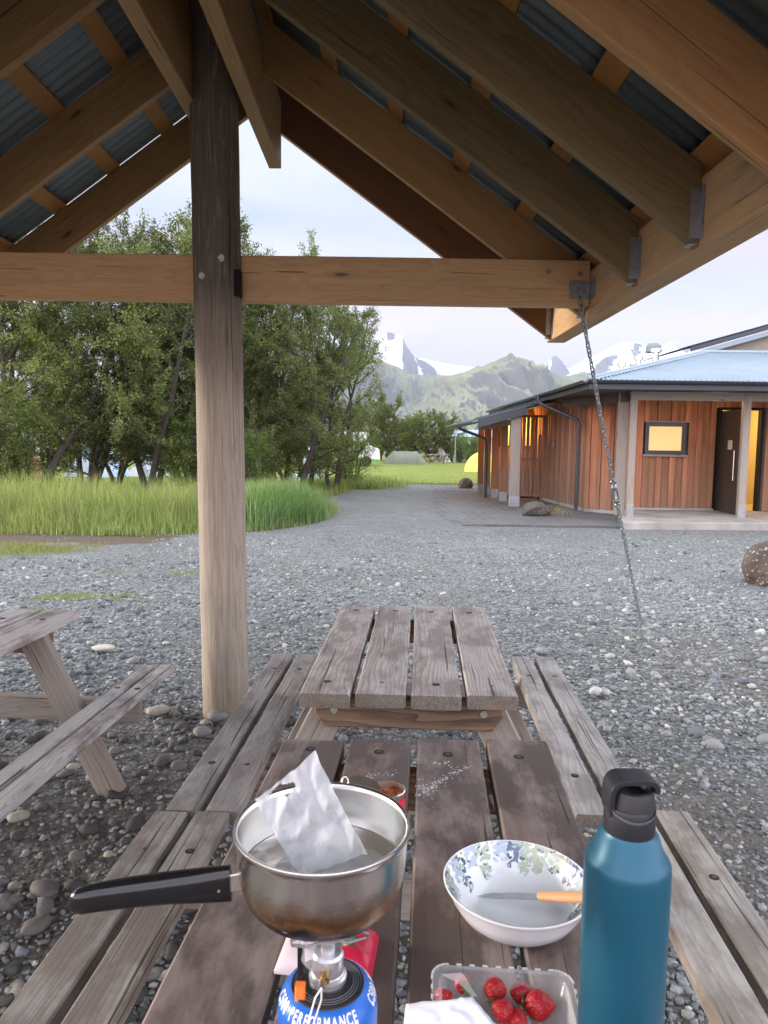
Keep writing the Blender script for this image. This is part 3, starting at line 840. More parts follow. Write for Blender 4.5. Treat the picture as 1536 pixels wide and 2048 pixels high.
# ================================================================== VEGETATION
def leaf_mat(name, dark, light, yel=.2):
    n = N(name); r = n.rnd(); o = n.orand()
    c = n.ramp(r, [(0, dark), (.7, light), (1, tuple(a*(1+yel) for a in light))])
    t = n.rng(o, 0, 1, .82, 1.18)
    c = n.mix(1.0, c, n.vec(t, t, n.math('MULTIPLY', t, .95)), 'MULTIPLY')
    n.set(col=c, rough=.5, spec=.35)
    tr = n.n('BsdfTranslucent'); n.l(n.mix(1.0, c, (1.5, 1.7, .8), 'MULTIPLY'), tr.inputs['Color'])
    mx = n.n('MixShader'); mx.inputs[0].default_value = .38
    n.l(n.b.outputs[0], mx.inputs[1]); n.l(tr.outputs[0], mx.inputs[2]); n.l(mx.outputs[0], n.out.inputs['Surface'])
    return n.m
M['leaf'] = leaf_mat('birch leaves', (.062, .082, .030), (.170, .190, .075), .45)
M['leaf_dark'] = leaf_mat('willow leaves', (.050, .068, .026), (.140, .160, .060), .4)
M['leaf_light'] = leaf_mat('young leaves', (.085, .14, .03), (.17, .24, .06), .3)
M['grassblade'] = leaf_mat('grass blades', (.120, .155, .048), (.27, .31, .125), .4)
M['grassblue'] = leaf_mat('broad grass blades', (.080, .140, .060), (.18, .26, .115), .25)
M['drygrass'] = leaf_mat('dry grass stems', (.20, .19, .08), (.34, .30, .15), .2)
M['bark'] = plain('grey bark', (.055, .047, .038), .9, 0, .35, 12, .5, 40, .01)

def leaves(pts, dirs, size, rs, up=.35):
    """one small diamond per point"""
    n = len(pts)
    a = dirs + rs.normal(0, .75, (n, 3)); a /= np.linalg.norm(a, axis=1)[:, None]
    b = rs.normal(0, 1, (n, 3)); b[:, 2] *= .6
    nrm = rs.normal(0, 1, (n, 3)); nrm[:, 2] = np.abs(nrm[:, 2])+up
    b = np.cross(nrm, a); b /= np.linalg.norm(b, axis=1)[:, None]
    s = size*rs.uniform(.65, 1.3, (n, 1))
    fold = np.cross(a, b)*s*.10
    V = np.stack([pts, pts+a*s*.45+b*s*.30+fold, pts+a*s, pts+a*s*.45-b*s*.30+fold], 1)
    return V.reshape(-1, 3)
class Tree:
    def __init__(s, seed):
        s.rs = np.random.RandomState(seed); s.mb = MB(seed); s.mb2 = MB(seed+1); s.lp = []; s.ld = []
    def limb(s, p, d, L, r, lvl, steps=7, wob=.22, lift=.05):
        rs = s.rs; pts = [p]; st = L/steps; dd = d/np.linalg.norm(d); ds = [dd]
        for i in range(steps):
            dd = dd+rs.normal(0, wob, 3)*.5+np.array([0, 0, lift]); dd /= np.linalg.norm(dd)
            pts.append(pts[-1]+dd*st); ds.append(dd)
        return pts, ds
def make_tree(seed, height=7.5, stems=3, spread=2.3, nleaf=26000, leafsize=.062, leafm='leaf', low=.15, spiky=.3, up=.25, thin=1.0):
    T_ = Tree(seed); rs = T_.rs; tips = []
    for sidx in range(stems):
        az = rs.uniform(0, 2*PI) if stems > 1 else 0; lean = rs.uniform(.12, .42) if stems > 1 else .06
        d = np.array([math.cos(az)*lean, math.sin(az)*lean, 1.0])
        hh = height*rs.uniform(.78, 1.0) if sidx else height
        p0 = np.array([math.cos(az)*.12, math.sin(az)*.12, -.05])
        n = 13; pts, ds = T_.limb(p0, d, hh*1.03, .1, 0, n, .16, .045)
        rad = [(.085*height/7.5)*(1-i/(n+.6))**.9+.006 for i in range(n+1)]
        T_.mb.tube(pts, rad, 9)
        nb = int(19*thin)
        for b in range(nb):
            f = low+(1-low)*(b+rs.rand())/nb; i = min(int(f*n), n-1); q = pts[i]+(pts[i+1]-pts[i])*(f*n-i)
            a2 = rs.uniform(0, 2*PI); prof = math.sin(PI*min(max((f-low*.5)*.85+.12, 0), 1))**.7
            L = spread*prof*rs.uniform(.55, 1.08)
            if f > .85: L *= .55
            bd = np.array([math.cos(a2), math.sin(a2), up+rs.uniform(-.15, .5)+f*.7])
            bp, bds = T_.limb(q, bd, L, .03, 1, 7, .26, .03)
            r0 = max(rad[i]*.42, .010)
            T_.mb2.tube(bp, [r0*(1-k/7.6)+.003 for k in range(8)], 5)
            for w in range(9):
                ff = .22+.78*(w+rs.rand())/9; j = min(int(ff*7), 6); q2 = bp[j]+(bp[j+1]-bp[j])*(ff*7-j)
                td = bds[j]+rs.normal(0, .75, 3); td[2] += .1
                L2 = L*rs.uniform(.18, .42)+.12
                tp, tds = T_.limb(q2, td, L2, .01, 2, 4, .3, .02)
                T_.mb2.tube(tp, [.0065, .0055, .0045, .0035, .002], 3, cap=False)
                tips.append((tp, tds, L2))
        # leader shoots give the spiky skyline
        for b in range(int(10*spiky)):
            q = pts[-1-rs.randint(0, 4)]; bd = np.array([rs.normal(0, .3), rs.normal(0, .3), 1.0])
            tp, tds = T_.limb(q, bd, rs.uniform(.5, 1.1), .01, 2, 4, .12, .05); tips.append((tp, tds, 1.0))
            T_.mb2.tube(tp, [.008, .006, .005, .004, .002], 3, cap=False)
    w = np.array([t[2] for t in tips]); w = w/w.sum(); cnt = (w*nleaf).astype(int)+1
    LP = []; LD = []
    for (tp, tds, L2), c in zip(tips, cnt):
        u = rs.rand(c)**.8*3.999; j = u.astype(int); tp_ = np.array(tp); td_ = np.array(tds)
        base = tp_[j]+(tp_[j+1]-tp_[j])*(u-j)[:, None]
        LP.append(base+rs.normal(0, .055, (c, 3))); LD.append(td_[j])
    LP = np.concatenate(LP); LD = np.concatenate(LD)
    V = leaves(LP, LD, leafsize, rs)
    q = np.arange(len(LP)*4).reshape(-1, 4)
    return T_, V, q, leafm
tree_protos = {}; TF = {}
def plant_tree(key, x, y, label, sc=1.0, rot=0.0, name='birch_tree', cat='tree', group='birch trees round the campsite', squash=1.0):
    if key not in tree_protos:
        T_, V, q, lm = make_tree(*TREES[key][0], **TREES[key][1])
        t = thing(name, label, cat, (x, y, 0), rot, group)
        T_.mb.build('trunk', M['bark'], t); br = T_.mb2.build('branches', M['bark'], t)
        npmesh('crown', V, q, M[lm], parent=t)
        tree_protos[key] = t; TF[key] = TREES[key][0][1]/float(np.percentile(V[:, 2], 99.9))
    else:
        t = copy_tree(tree_protos[key], None, (x, y, 0), rot, None, label)
        t['group'] = group
    sc = sc*TF[key]; t.scale = (sc*1.05, sc*1.05, sc*squash)
    return t
TREES = {
 'a': ((3, 7.6), dict(stems=3, spread=2.6, nleaf=52000, leafsize=.064, low=.12)),
 'b': ((8, 7.3), dict(stems=4, spread=2.4, nleaf=56000, leafsize=.064, leafm='leaf_dark', low=.11)),
 'c': ((15, 7.8), dict(stems=3, spread=2.1, nleaf=44000, leafsize=.062, low=.08, spiky=.9)),
 'd': ((21, 6.2), dict(stems=3, spread=1.9, nleaf=26000, leafsize=.058, leafm='leaf', low=.08, spiky=.5)),
 'f': ((33, 6.3), dict(stems=4, spread=2.5, nleaf=30000, leafsize=.115, leafm='leaf', low=.05, spiky=.2)),
 'g': ((38, 6.8), dict(stems=3, spread=2.0, nleaf=24000, leafsize=.11, leafm='leaf', low=.10, spiky=.3)),
 'e': ((27, 3.2), dict(stems=5, spread=1.2, nleaf=12000, leafsize=.060, leafm='leaf_light', low=.03, spiky=.6)),
}
grove = 'birch trees of the grove on the left'
for (key, px, Y, sc, rot, lab) in [
    ('a', 55, 17.2, 1.0, .3, 'tall birch nearest the left edge with dark trunks forking low'),
    ('b', 165, 19.0, .98, 1.0, 'dense birch left of centre in the grove between two forked trunks'),
    ('a', 300, 18.6, .96, 5.0, 'broad birch just left of the round post'),
    ('b', 405, 19.5, 1.06, 3.9, 'bushy birch half hidden behind the round post'),
    ('c', 508, 19.8, .90, 2.0, 'slender birch just right of the post with tall leader shoots against the sky'),
    ('b', 560, 22.3, .96, 5.0, 'dense birch behind the slender one right of the post'),
    ('c', 622, 22.8, .93, 2.6, 'birch with one tall spike above the tie beam right of the post'),
    ('d', 668, 23.8, 1.02, 1.1, 'rightmost birch of the grove beside the view to the mountains'),
    ('a', 590, 20.2, .74, 3.3, 'lower birch filling the space between two taller ones right of the post'),
    ('a', -70, 19.5, 1.0, 4.2, 'birch cut by the left edge of the photograph'),
    ('b', 95, 23.5, .78, 2.8, 'birch at the back of the grove on the far left'),
    ('a', 235, 24.5, .8, 5.5, 'birch at the back of the grove seen over the middle of the grass bank'),
    ('a', 470, 25, .85, .9, 'birch at the back of the grove directly behind the post'),
    ]:
    p = P(px, 900, Y)
    plant_tree(key, p[0], Y, lab, sc, rot, group=grove)
for (px, Y, sc, rot, lab) in [(700, 25.4, .75, .4, 'small pale shrub at the right foot of the grove above the path'), (508, 18.0, .72, 2.0, 'leafy low shrub beside the right edge of the round post'),
                              (372, 18.6, .85, 3.0, 'leafy low shrub under the birches left of the round post'), (20, 17.0, .8, 4.4, 'pale leaved shrub at the far left of the grove')]:
    p = P(px, 900, Y); plant_tree('e', p[0], Y, lab, sc, rot, 'shrub', 'shrub', 'leafy shrubs at the feet of the grove')
far = 'trees beyond the camping lawn'
fl = ['far tree with a pale bare trunk left of the green tunnel tent', 'tallest far tree rising behind the green tunnel tent', 'far tree between the tall one and the round bushy one',
      'round dark bushy far tree right of the tunnel tent', 'rightmost far tree next to the low blue roofed building', 'rounded far tree filling the gap between the pale trunked tree and the tallest one', 'low rounded far tree behind the right half of the tunnel tent']
for i, (px, Y, sc, key, rot) in enumerate([(738, 62, .74, 'g', 1), (785, 64, .88, 'g', 2), (832, 66, .72, 'f', 3), (862, 63, .72, 'f', 4), (890, 64, .66, 'f', 5.5), (760, 68, .70, 'f', 0.5), (812, 69, .66, 'f', 2.5)]):
    p = P(px, 900, Y); plant_tree(key, p[0], Y, fl[i], sc, rot, group=far, squash=1.05 if i == 1 else 1)
rr = random.Random(9)
FT = ['far tree furthest to the left behind the grove', 'second far tree from the left behind the grove', 'far tree behind the rusty red tent', 'far tree behind the leftmost forked trunks', 'far tree behind the light blue tent', 'far tree behind the white tent left of the post', 'far tree directly behind the foot of the round post', 'far tree just right of the post seen through the trunks', 'far tree behind the pale blue ridge tent']
for i in range(9):
    x = -31+i*3.5+rr.uniform(-.8, .8); plant_tree(rr.choice('fgf'), x, 57+rr.uniform(-2, 6), FT[i], rr.uniform(.7, .95), rr.uniform(0, 6), group='far trees seen through the grove')
for i, px in enumerate((940, 958, 925)):
    p = P(px, 900, 60); plant_tree('e', p[0], 60+i, ('dark green bush left of the yellow tent', 'dark green bush behind the yellow tent', 'low bush beside the dark arched cabin')[i], .85, i*2.0, 'shrub', 'shrub', 'bushes beside the low blue building')

# tall grass -------------------------------------------------------------
def blades(name, n, seed, region, hmin, hmax, w, mat, lean=.35, kind='stuff', seg=3, hfun=None):
    rs = np.random.RandomState(seed); x, y = region(n, rs); n = len(x)
    h = rs.uniform(hmin, hmax, n)
    if hfun is not None: h = h*hfun(x, y)
    az = rs.uniform(0, 2*PI, n); ln = np.abs(rs.normal(0, lean, n))*h
    az2 = az+rs.normal(0, .4, n); wd = w*rs.uniform(.6, 1.4, n)
    sx, sy = -np.sin(az2)*wd*.5, np.cos(az2)*wd*.5
    V = []
    for k in range(seg+1):
        t = k/seg; cx = x+np.cos(az)*ln*t**2; cy = y+np.sin(az)*ln*t**2; cz = h*t*(1-.18*t*(ln/np.maximum(h, .01)))-.01
        tp = (1-t**1.6)
        if k < seg:
            V.append(np.stack([cx-sx*tp, cy-sy*tp, cz], 1)); V.append(np.stack([cx+sx*tp, cy+sy*tp, cz], 1))
        else:
            V.append(np.stack([cx-sx*.04, cy-sy*.04, cz], 1)); V.append(np.stack([cx+sx*.04, cy+sy*.04, cz], 1))
    V = np.stack(V, 1); m = V.shape[1]
    base = (np.arange(n)*m)[:, None]
    Q = np.concatenate([base+np.array([[2*k, 2*k+1, 2*k+3, 2*k+2]]) for k in range(seg)], 0)
    return npmesh(name, V.reshape(-1, 3), Q, mat, kind=kind)
def bank_region(y0, y1, x0=-14):
    def f(n, rs):
        y = y0+(y1-y0)*rs.rand(n)**1.5; x = rs.uniform(x0, -.3, n)
        wob = (fbm(x*1.1, y*1.1, 3, 55)-.5)*.9
        k = (y > bank_edge(x)+wob+rs.normal(0, .2, n)) & (x < bank_right(y)+wob+rs.normal(-.12, .22, n)) & (x > -.60*y-1)
        return x[k], y[k]
    return f
def hf(x, y):
    e = np.clip((y-bank_edge(x))/1.1, 0, 1); e2 = np.clip((bank_right(y)-x)/.8, 0, 1)
    cl = fbm(x*.9, y*.9, 3, 40)
    bk = 1-.35*smooth(y, 15.5, 17.5)
    cl2 = fbm(x*2.6+7, y*2.6, 3, 41); return (.20+.80*e**.8)*(.38+.62*e2)*(.40+.75*cl+.5*cl2)*bk
blades('tall_grass', 62000, 1, bank_region(11.8, 17.5), .28, .86, .011, M['grassblade'], .42, hfun=hf)
blades('grass', 30000, 7, bank_region(11.7, 28), .10, .32, .012, M['grassblade'], .5, hfun=lambda x, y: .6+.8*fbm(x, y, 3, 2))
def broad(n, rs):
    x = rs.normal(-1.95, .50, n); y = rs.normal(14.1, .65, n); k = (x < bank_right(y)-.05) & (y > bank_edge(x)+.05); return x[k], y[k]
blades('broad_grass', 9000, 3, broad, .45, .85, .022, M['grassblue'], .42, hfun=lambda x, y: .45+.6*np.clip((bank_right(y)-x)/.6, 0, 1))
def dry(n, rs):
    x, y = bank_region(11.9, 14.5)(n, rs); k = fbm(x*.8, y*.8, 3, 77) > .44; return x[k], y[k]
blades('dry_grass', 16000, 5, dry, .30, .95, .007, M['drygrass'], .4, hfun=hf)
def patchreg(n, rs):
    y = rs.uniform(8.7, 12.2, n); x = rs.uniform(-9, -1.2, n)
    pt = smooth(y-(9.0+np.clip(x+7, 0, 9)*.28), -.4, .6)*smooth(11.0-y, -.1, .5)*smooth(-3.7-x, -.3, 1.4)
    k = (pt*1.1 > rs.rand(len(x))*.9+.25*fbm(x*2, y*2, 3, 6)); return x[k], y[k]
blades('short_grass', 26000, 6, patchreg, .02, .075, .007, leaf_mat('mown grass blades', (.10, .12, .035), (.20, .20, .07)), .6, seg=2)
def shaggy(n, rs):
    y = rs.uniform(24.5, 28.5, n); x = bank_right(y)+rs.normal(-.6, .7, n); return x, y
blades('rough_grass', 14000, 8, shaggy, .12, .42, .018, M['grassblade'], .45, seg=2)
def lawnreg(n, rs):
    y = 28.1+26*rs.rand(n)**2.2; x = rs.uniform(-.6, .26, n)*y; return x, y
blades('lawn_blades', 50000, 9, lawnreg, .02, .07, .02, leaf_mat('lawn blades', (.14, .18, .04), (.27, .30, .085)), .5, seg=1)
def weeds(n, rs):
    x = rs.normal(3.75, .25, n); y = rs.normal(16.9, .25, n); return x, y
blades('dry_tuft', 500, 10, weeds, .05, .22, .008, M['drygrass'], .6, seg=2)
# buttercups
def flowers():
    rs = np.random.RandomState(5); mb = MB(5); mb2 = MB(6)
    spots = [(12, 1012), (38, 1020), (32, 1033), (42, 1028), (165, 1003), (200, 998), (205, 1003), (190, 985), (110, 1004), (120, 998), (330, 1062), (345, 1058), (238, 990), (362, 975), (75, 1022), (150, 1048)]
    for (px, py) in spots:
        Y = 12.2+rs.rand()*.6; p = P(px, py, Y)
        if p[2] < .08: p[2] = .1
        mb2.tube([(p[0]+.02, p[1], 0), (p[0]+.012, p[1], p[2]*.5), tuple(p)], .002, 4)
        for k in range(5):
            a = 2*PI*k/5; c = Vector(p)
            mb.add([c, c+Vector((math.cos(a-.5)*.016, math.sin(a-.5)*.016, .008)), c+Vector((math.cos(a)*.024, math.sin(a)*.024, .012)), c+Vector((math.cos(a+.5)*.016, math.sin(a+.5)*.016, .008))], [(0, 1, 2, 3)])
    t = mb2.build('buttercups', M['grassblade']); t['kind'] = 'stuff'
    f = mb.build('petals', plain('yellow petals', (.75, .6, .03), .5), t)
flowers()

# ================================================================== MOUNTAINS
def rock_mat(name, mode):
    n = N(name); p = n.coord('Object'); g = n.n('NewGeometry'); nz = n.sep(g.outputs['Normal'])[2]
    h = n.attr('hrel', 'Fac'); sl = n.attr('slope', 'Fac')
    a = n.noise(p, .0022, 9, .62); b = n.noise(p, .011, 7, .65); f3 = n.noise(n.map(p, (1, 1, .35)), .03, 6, .6)
    rock = n.mix(b, (.055, .05, .052), (.13, .12, .115))
    if mode == 'green':
        gr = n.mix(b, (.095, .110, .050), (.20, .205, .105))
        gr = n.mix(n.rng(a, .4, .65), gr, (.30, .29, .16))
        f = n.rng(n.math('ADD', nz, n.math('MULTIPLY', n.math('SUBTRACT', f3, .5), .35)), .62, .80)
        c = n.mix(f, n.mix(f3, (.07, .075, .06), (.13, .125, .105)), gr)
        scree = n.rng(n.noise(n.map(p, (.6, 1, 1)), .006, 7, .7), .56, .62)
        c = n.mix(n.math('MULTIPLY', scree, .45), c, (.12, .115, .105))
    elif mode == 'snow':
        snow = n.mix(a, (.80, .84, .90), (.92, .93, .95))
        s = n.math('ADD', n.math('ADD', nz, n.math('MULTIPLY', n.math('SUBTRACT', a, .5), 1.3)), n.math('MULTIPLY', n.math('SUBTRACT', f3, .5), .8))
        s = n.math('ADD', s, n.math('MULTIPLY', sl, 1.0))
        c = n.mix(n.rng(s, .80, .86), rock, snow)
    else:
        c = n.mix(b, (.62, .74, .84), (.85, .88, .92))
    n.set(col=c, rough=.95, spec=.05)
    if mode != 'ice': n.bump(b, .6, 40)
    return n.m
def mountain(name, prof, D, mat, front, back, ncol=620, nrow=170, seed=1, rough=.05, gully=.35, gsc=.004, power=1.0, snowf=None, foot=0.0, skew=0.0):
    pts = [P(x, y, D) for x, y in prof]
    X = np.array([p[0] for p in pts]); Z = np.array([p[2] for p in pts])
    # ends run down to the plain
    X = np.concatenate([[X[0]-Z[0]*2.2], X, [X[-1]+Z[-1]*2.2]]); Z = np.concatenate([[-30], Z, [-30]])
    u = np.linspace(X[0], X[-1], ncol); zr = np.interp(u, X, Z)
    zr = zr+((fbm(u*gsc*3, u*0, 6, seed)-.5)+(fbm(u*gsc*13, u*0, 4, seed+2, True)-.6)*.5)*rough*Z.max()*np.clip(zr/Z.max(), 0, 1)
    v = np.concatenate([np.linspace(-1, 0, int(nrow*.75))[:-1], np.linspace(0, 1, nrow-int(nrow*.75)+1)])
    U, Vv = np.meshgrid(u, v); ZR = np.broadcast_to(zr, U.shape)
    d = np.abs(Vv); yy = np.where(Vv < 0, D+Vv*front, D+Vv*back)
    U2 = U+Vv*front*skew
    base = ZR*(1-d)**power
    warp = (fbm(U*gsc*.35, yy*gsc*.35, 4, seed+3)-.5)*2.6
    rg = fbm(U*gsc+warp, yy*gsc*.13+warp*.3, 6, seed+5, True)
    rg2 = fbm(U*gsc*4+warp*2, yy*gsc*.8, 4, seed+8, True)
    env = np.clip(d*5, 0, 1)*np.clip((1-d)*2.5, 0, 1)
    z = base+((rg-.80)*gully+(rg2-.75)*gully*.20)*ZR*env
    z = np.maximum(z, -40)
    V = np.stack([U2, yy, z], -1).reshape(-1, 3)
    nr, nc = U.shape; idx = np.arange(nr*nc).reshape(nr, nc)
    q = np.stack([idx[:-1, :-1], idx[:-1, 1:], idx[1:, 1:], idx[1:, :-1]], -1).reshape(-1, 4)
    sv = np.zeros_like(U) if snowf is None else snowf(U, yy, z, ZR, d)
    return npmesh(name, V, q, mat, smooth=True, kind='structure', attrs={'hrel': ('FLOAT', np.clip(z/Z.max(), 0, 1)), 'slope': ('FLOAT', sv)})
M['green_hill'] = rock_mat('green mountain slopes', 'green'); M['snowy'] = rock_mat('snow and rock', 'snow'); M['ice'] = rock_mat('glacier ice', 'ice')
mountain('green_mountain', [(735, 905), (775, 850), (800, 826), (850, 785), (886, 755), (930, 744), (955, 731), (962, 734), (985, 724), (1003, 716), (1013, 713), (1020, 706), (1024, 706), (1030, 713), (1046, 716), (1060, 722), (1085, 738), (1110, 748), (1150, 770), (1200, 792), (1300, 845), (1450, 880)],
         3600, M['green_hill'], 1500, 900, seed=4, gully=.85, gsc=.0055, rough=.03, power=.95)
mountain('green_saddle', [(700, 800), (760, 775), (800, 757), (827, 747), (850, 751), (880, 750), (905, 752), (940, 750), (1000, 760), (1060, 765), (1100, 757), (1150, 748), (1200, 742), (1260, 745), (1350, 770), (1536, 800)],
         4600, M['green_hill'], 900, 900, seed=9, gully=.6, gsc=.005, rough=.03)
mountain('green_ridge', [(300, 690), (480, 680), (600, 688), (690, 702), (735, 712), (757, 716), (780, 728), (804, 738), (822, 752), (840, 790), (862, 830), (890, 870)],
         4200, M['green_hill'], 1500, 900, seed=13, gully=.8, gsc=.0055, rough=.025, power=.95)
def left_snow(U, y, z, ZR, d):
    px = U/y*F+768
    nz = (fbm(U*.012+y*.002, y*.0022, 5, 61, True)-.62)*1.5*smooth(px, 795, 812)+(fbm(U*.01, y*.01, 4, 63)-.5)*.5
    return nz + .22 + .75*smooth(px, 560, 700)*(1-smooth(px, 792, 812)) - .45*smooth(px, 795, 815)*(1-smooth(px, 900, 930)) - 1.7*np.exp(-((px-778)/12)**2)*np.exp(-(d/.13)**2) - 1.2*np.exp(-((px-741)/6)**2)*np.exp(-(d/.10)**2) - .8*np.exp(-((px-806)/8)**2)
mountain('snowy_mountain', [(420, 690), (560, 680), (640, 671), (690, 675), (733, 672), (741, 667), (747, 674), (762, 671), (770, 665), (778, 663), (788, 669), (800, 671), (805, 675), (812, 690), (822, 706), (840, 718), (860, 728), (873, 737), (886, 750), (905, 760), (960, 775)],
         7000, M['snowy'], 2200, 1500, seed=23, gully=.75, gsc=.0034, rough=.05, snowf=left_snow)
mountain('glacier', [(700, 735), (840, 716), (865, 721), (900, 729), (945, 734), (1000, 737), (1060, 741), (1120, 745), (1200, 750)],
         8600, M['ice'], 2600, 1500, seed=29, gully=.06, gsc=.001, rough=.01)
def right_snow(U, y, z, ZR, d):
    px = U/y*F+768
    nz = (fbm(U*.007+y*.001, y*.003, 5, 71, True)-.60)*1.1
    return nz + .50 - 1.6*np.exp(-((px-1112)/18)**2)*np.exp(-(d/.35)**2) - .95*np.exp(-((px-1262)/13)**2)*np.exp(-((d-.12)/.13)**2) - .8*np.exp(-((px-1215)/13)**2)*np.exp(-((d-.08)/.07)**2) - 1.0*np.exp(-((px-1350)/14)**2)*np.exp(-(d/.12)**2) - .9*np.exp(-((px-1192)/12)**2)*np.exp(-((d-.22)/.14)**2)
mountain('snowy_massif', [(1040, 770), (1075, 750), (1090, 742), (1096, 722), (1102, 718), (1108, 712), (1114, 713), (1122, 721), (1130, 731), (1140, 736), (1170, 719), (1200, 707), (1230, 690), (1258, 683), (1275, 685), (1292, 692), (1302, 700), (1320, 694), (1338, 686), (1344, 688), (1365, 697), (1400, 700), (1536, 705), (1700, 720)],
         8000, M['snowy'], 2600, 1500, seed=31, gully=.45, gsc=.0030, rough=.035, snowf=right_snow)

# ================================================================== FAR CAMPSITE
def cloth(name, c, **kw): return plain(name, c, .7, 0, .08, 6, .15, 20, .01)
def tunnel_tent(px, py, Y, w, h, dep, label, mat, cat='tent', name='tunnel_tent', slope=.22):
    p = P(px, py, Y); t = thing(name, label, cat, (p[0], Y, 0))
    mb = MB(); V = []; nx_, na = 25, 13
    for i in range(nx_):
        u = i/(nx_-1); x = (u-.5)*w; e = min(u, 1-u)/slope; sc = min(1, max(e, 0))**.75*.96+.04
        sag = 1-.035*abs(math.sin(u*PI*4))
        for k in range(na):
            a = PI*k/(na-1); V.append((x, -math.cos(a)*dep/2*(.55+.45*sc), math.sin(a)**.8*h*sc*sag))
    Fc = [(i*na+k, (i+1)*na+k, (i+1)*na+k+1, i*na+k+1) for i in range(nx_-1) for k in range(na-1)]
    mb.add(V, Fc).build('fly_sheet', mat, t)
    mb = MB()
    for u in (slope, .5, 1-slope):
        mb.tube([((u-.5)*w, -math.cos(PI*k/12)*dep/2*1.005, math.sin(PI*k/12)**.8*h*1.008) for k in range(13)], .012, 5)
    mb.build('pole', plain('tent pole '+label[:6], (.16, .17, .13), .5), t)
    return t
tunnel_tent(810, 928, 55.5, 3.35, 1.0, 2.2, 'olive green tunnel tent pitched on the lawn before the far trees', cloth('olive tent', (.15, .165, .115)))
def dome_tent(px, Y, w, h, label, mat, zrot=0):
    p = P(px, 930, Y); t = thing('dome_tent', label, 'tent', (p[0], Y, 0), zrot)
    mb = MB(); V = []; na, nr = 28, 9
    for j in range(nr):
        a = PI/2*j/(nr-1); 
        for k in range(na):
            th = 2*PI*k/na; q = 1+.10*math.cos(4*th)*math.cos(a)
            V.append((w/2*math.cos(a)**.9*math.cos(th)*q, w/2*math.cos(a)**.9*math.sin(th)*q, h*math.sin(a)))
    Fc = [(j*na+k, j*na+(k+1) % na, (j+1)*na+(k+1) % na, (j+1)*na+k) for j in range(nr-1) for k in range(na)]
    mb.add(V, Fc).build('fly_sheet', mat, t)
    mb = MB()
    for th in (PI/4, 3*PI/4):
        mb.tube([(w/2*1.02*math.cos(a)*math.cos(th), w/2*1.02*math.cos(a)*math.sin(th), h*1.01*math.sin(a)) for a in np.linspace(0, PI, 17)], .02, 5)
    mb.build('pole', mat, t); return t
dome_tent(967, 42, 2.0, 1.15, 'bright yellow dome tent half hidden behind the wooden building', cloth('yellow tent', (.80, .68, .10)))
dome_tent(747, 60, 1.0, 1.0, 'small bright green tent between the far tree trunks', cloth('green tent', (.15, .40, .12)))
def ridge_tent(px, py, Y, w, h, dep, label, mat, rz=0):
    p = P(px, py, Y); t = thing('ridge_tent', label, 'tent', (p[0], Y, 0), rz)
    a, b = w/2, dep/2; mb = MB()
    V = [(-a, -b, 0), (a, -b, 0), (a, b, 0), (-a, b, 0), (-a*.12, -b*.7, h), (a*.12, b*.7, h*.9)]
    mb.add(V, [(0, 1, 4), (1, 2, 5, 4), (2, 3, 5), (3, 0, 4, 5)]); mb.build('fly_sheet', mat, t, smooth=False)
    mb = MB(); mb.add([(-a*.25, -b-.012, .02), (a*.35, -b-.012, .02), (-a*.06, -b*.76, h*.8)], [(0, 1, 2)]); mb.build('door_flap', cloth('flap '+label[:8], (.35, .40, .46)), t, smooth=False)
    mb = MB()
    for s in (-1, 1): mb.tube([(-a*.12, -b*.7, h), (s*a*1.5, -b*1.3, 0)], .012, 4)
    mb.build('guy_line', M['galv'], t); return t
ridge_tent(617, 945, 30, 1.35, 1.15, 1.8, 'pale blue ridge tent seen between trunks right of the post', cloth('pale blue tent', (.50, .66, .76)), .25)
ridge_tent(197, 930, 31, 2.0, 1.25, 2.0, 'light blue tent glimpsed through the trunks at the left of the grove', cloth('light blue tent', (.40, .52, .68)), -.3)
ridge_tent(40, 940, 30, 2.4, 1.3, 2.0, 'rusty red tent glimpsed through the trunks near the left edge', cloth('red tent', (.42, .12, .07)), .2)
ridge_tent(297, 935, 32, 1.5, 1.0, 1.8, 'white tent glimpsed through the shrubs left of the post', cloth('white tent', (.62, .66, .72)), .1)
ridge_tent(881, 925, 64, 1.6, 1.35, 1.8, 'small white tent right of the far bushy tree', cloth('small white tent', (.72, .74, .72)), .1)
def van(px, Y, L, h, label, mat, rz=0):
    p = P(px, 920, Y); t = thing('camper_van', label, 'van', (p[0], Y, 0), rz)
    mb = MB(); y0, y1 = -.95, .95; V = []
    prof = [(-L/2, .45), (-L/2, h*.9), (-L/2+.15, h), (L/2-1.1, h), (L/2-.75, h*.62), (L/2-.05, h*.5), (L/2, .45)]
    for y in (y0, y1): V += [(x, y, z) for x, z in prof]
    n_ = len(prof); mb.add(V, [tuple(range(n_)), tuple(range(2*n_-1, n_-1, -1))]+[(i, n_+i, n_+(i+1) % n_, (i+1) % n_) for i in range(n_)])
    b = mb.build('body', mat, t, smooth=False); b.modifiers.new('bevel', 'BEVEL').width = .05
    for x in (-L/2+.9, -L/2+2.1):
        mb = MB(); mb.box((x, -.965, h*.55), (x+.9, -.952, h*.82)); mb.build('window', M['hole'], t)
    for x in (-L/2+.9, L/2-.9):
        mb = MB(); mb.tube([(x, -.97, .35), (x, -.72, .35)], .35, 20); w = mb.build('wheel', M['hole'], t)
    return t
van(690, 50, 4.8, 2.3, 'white camper van half hidden behind the shrub at the end of the grove', plain('white van paint', (.72, .74, .76), .3))
van(803, 80, 5.0, 3.1, 'pale blue camper van parked behind the far trees', plain('pale van paint', (.40, .46, .52), .3), .1)
van(150, 52, 4.8, 2.2, 'silver camper van seen low between the left trunks of the grove', plain('silver van paint', (.45, .48, .52), .3))
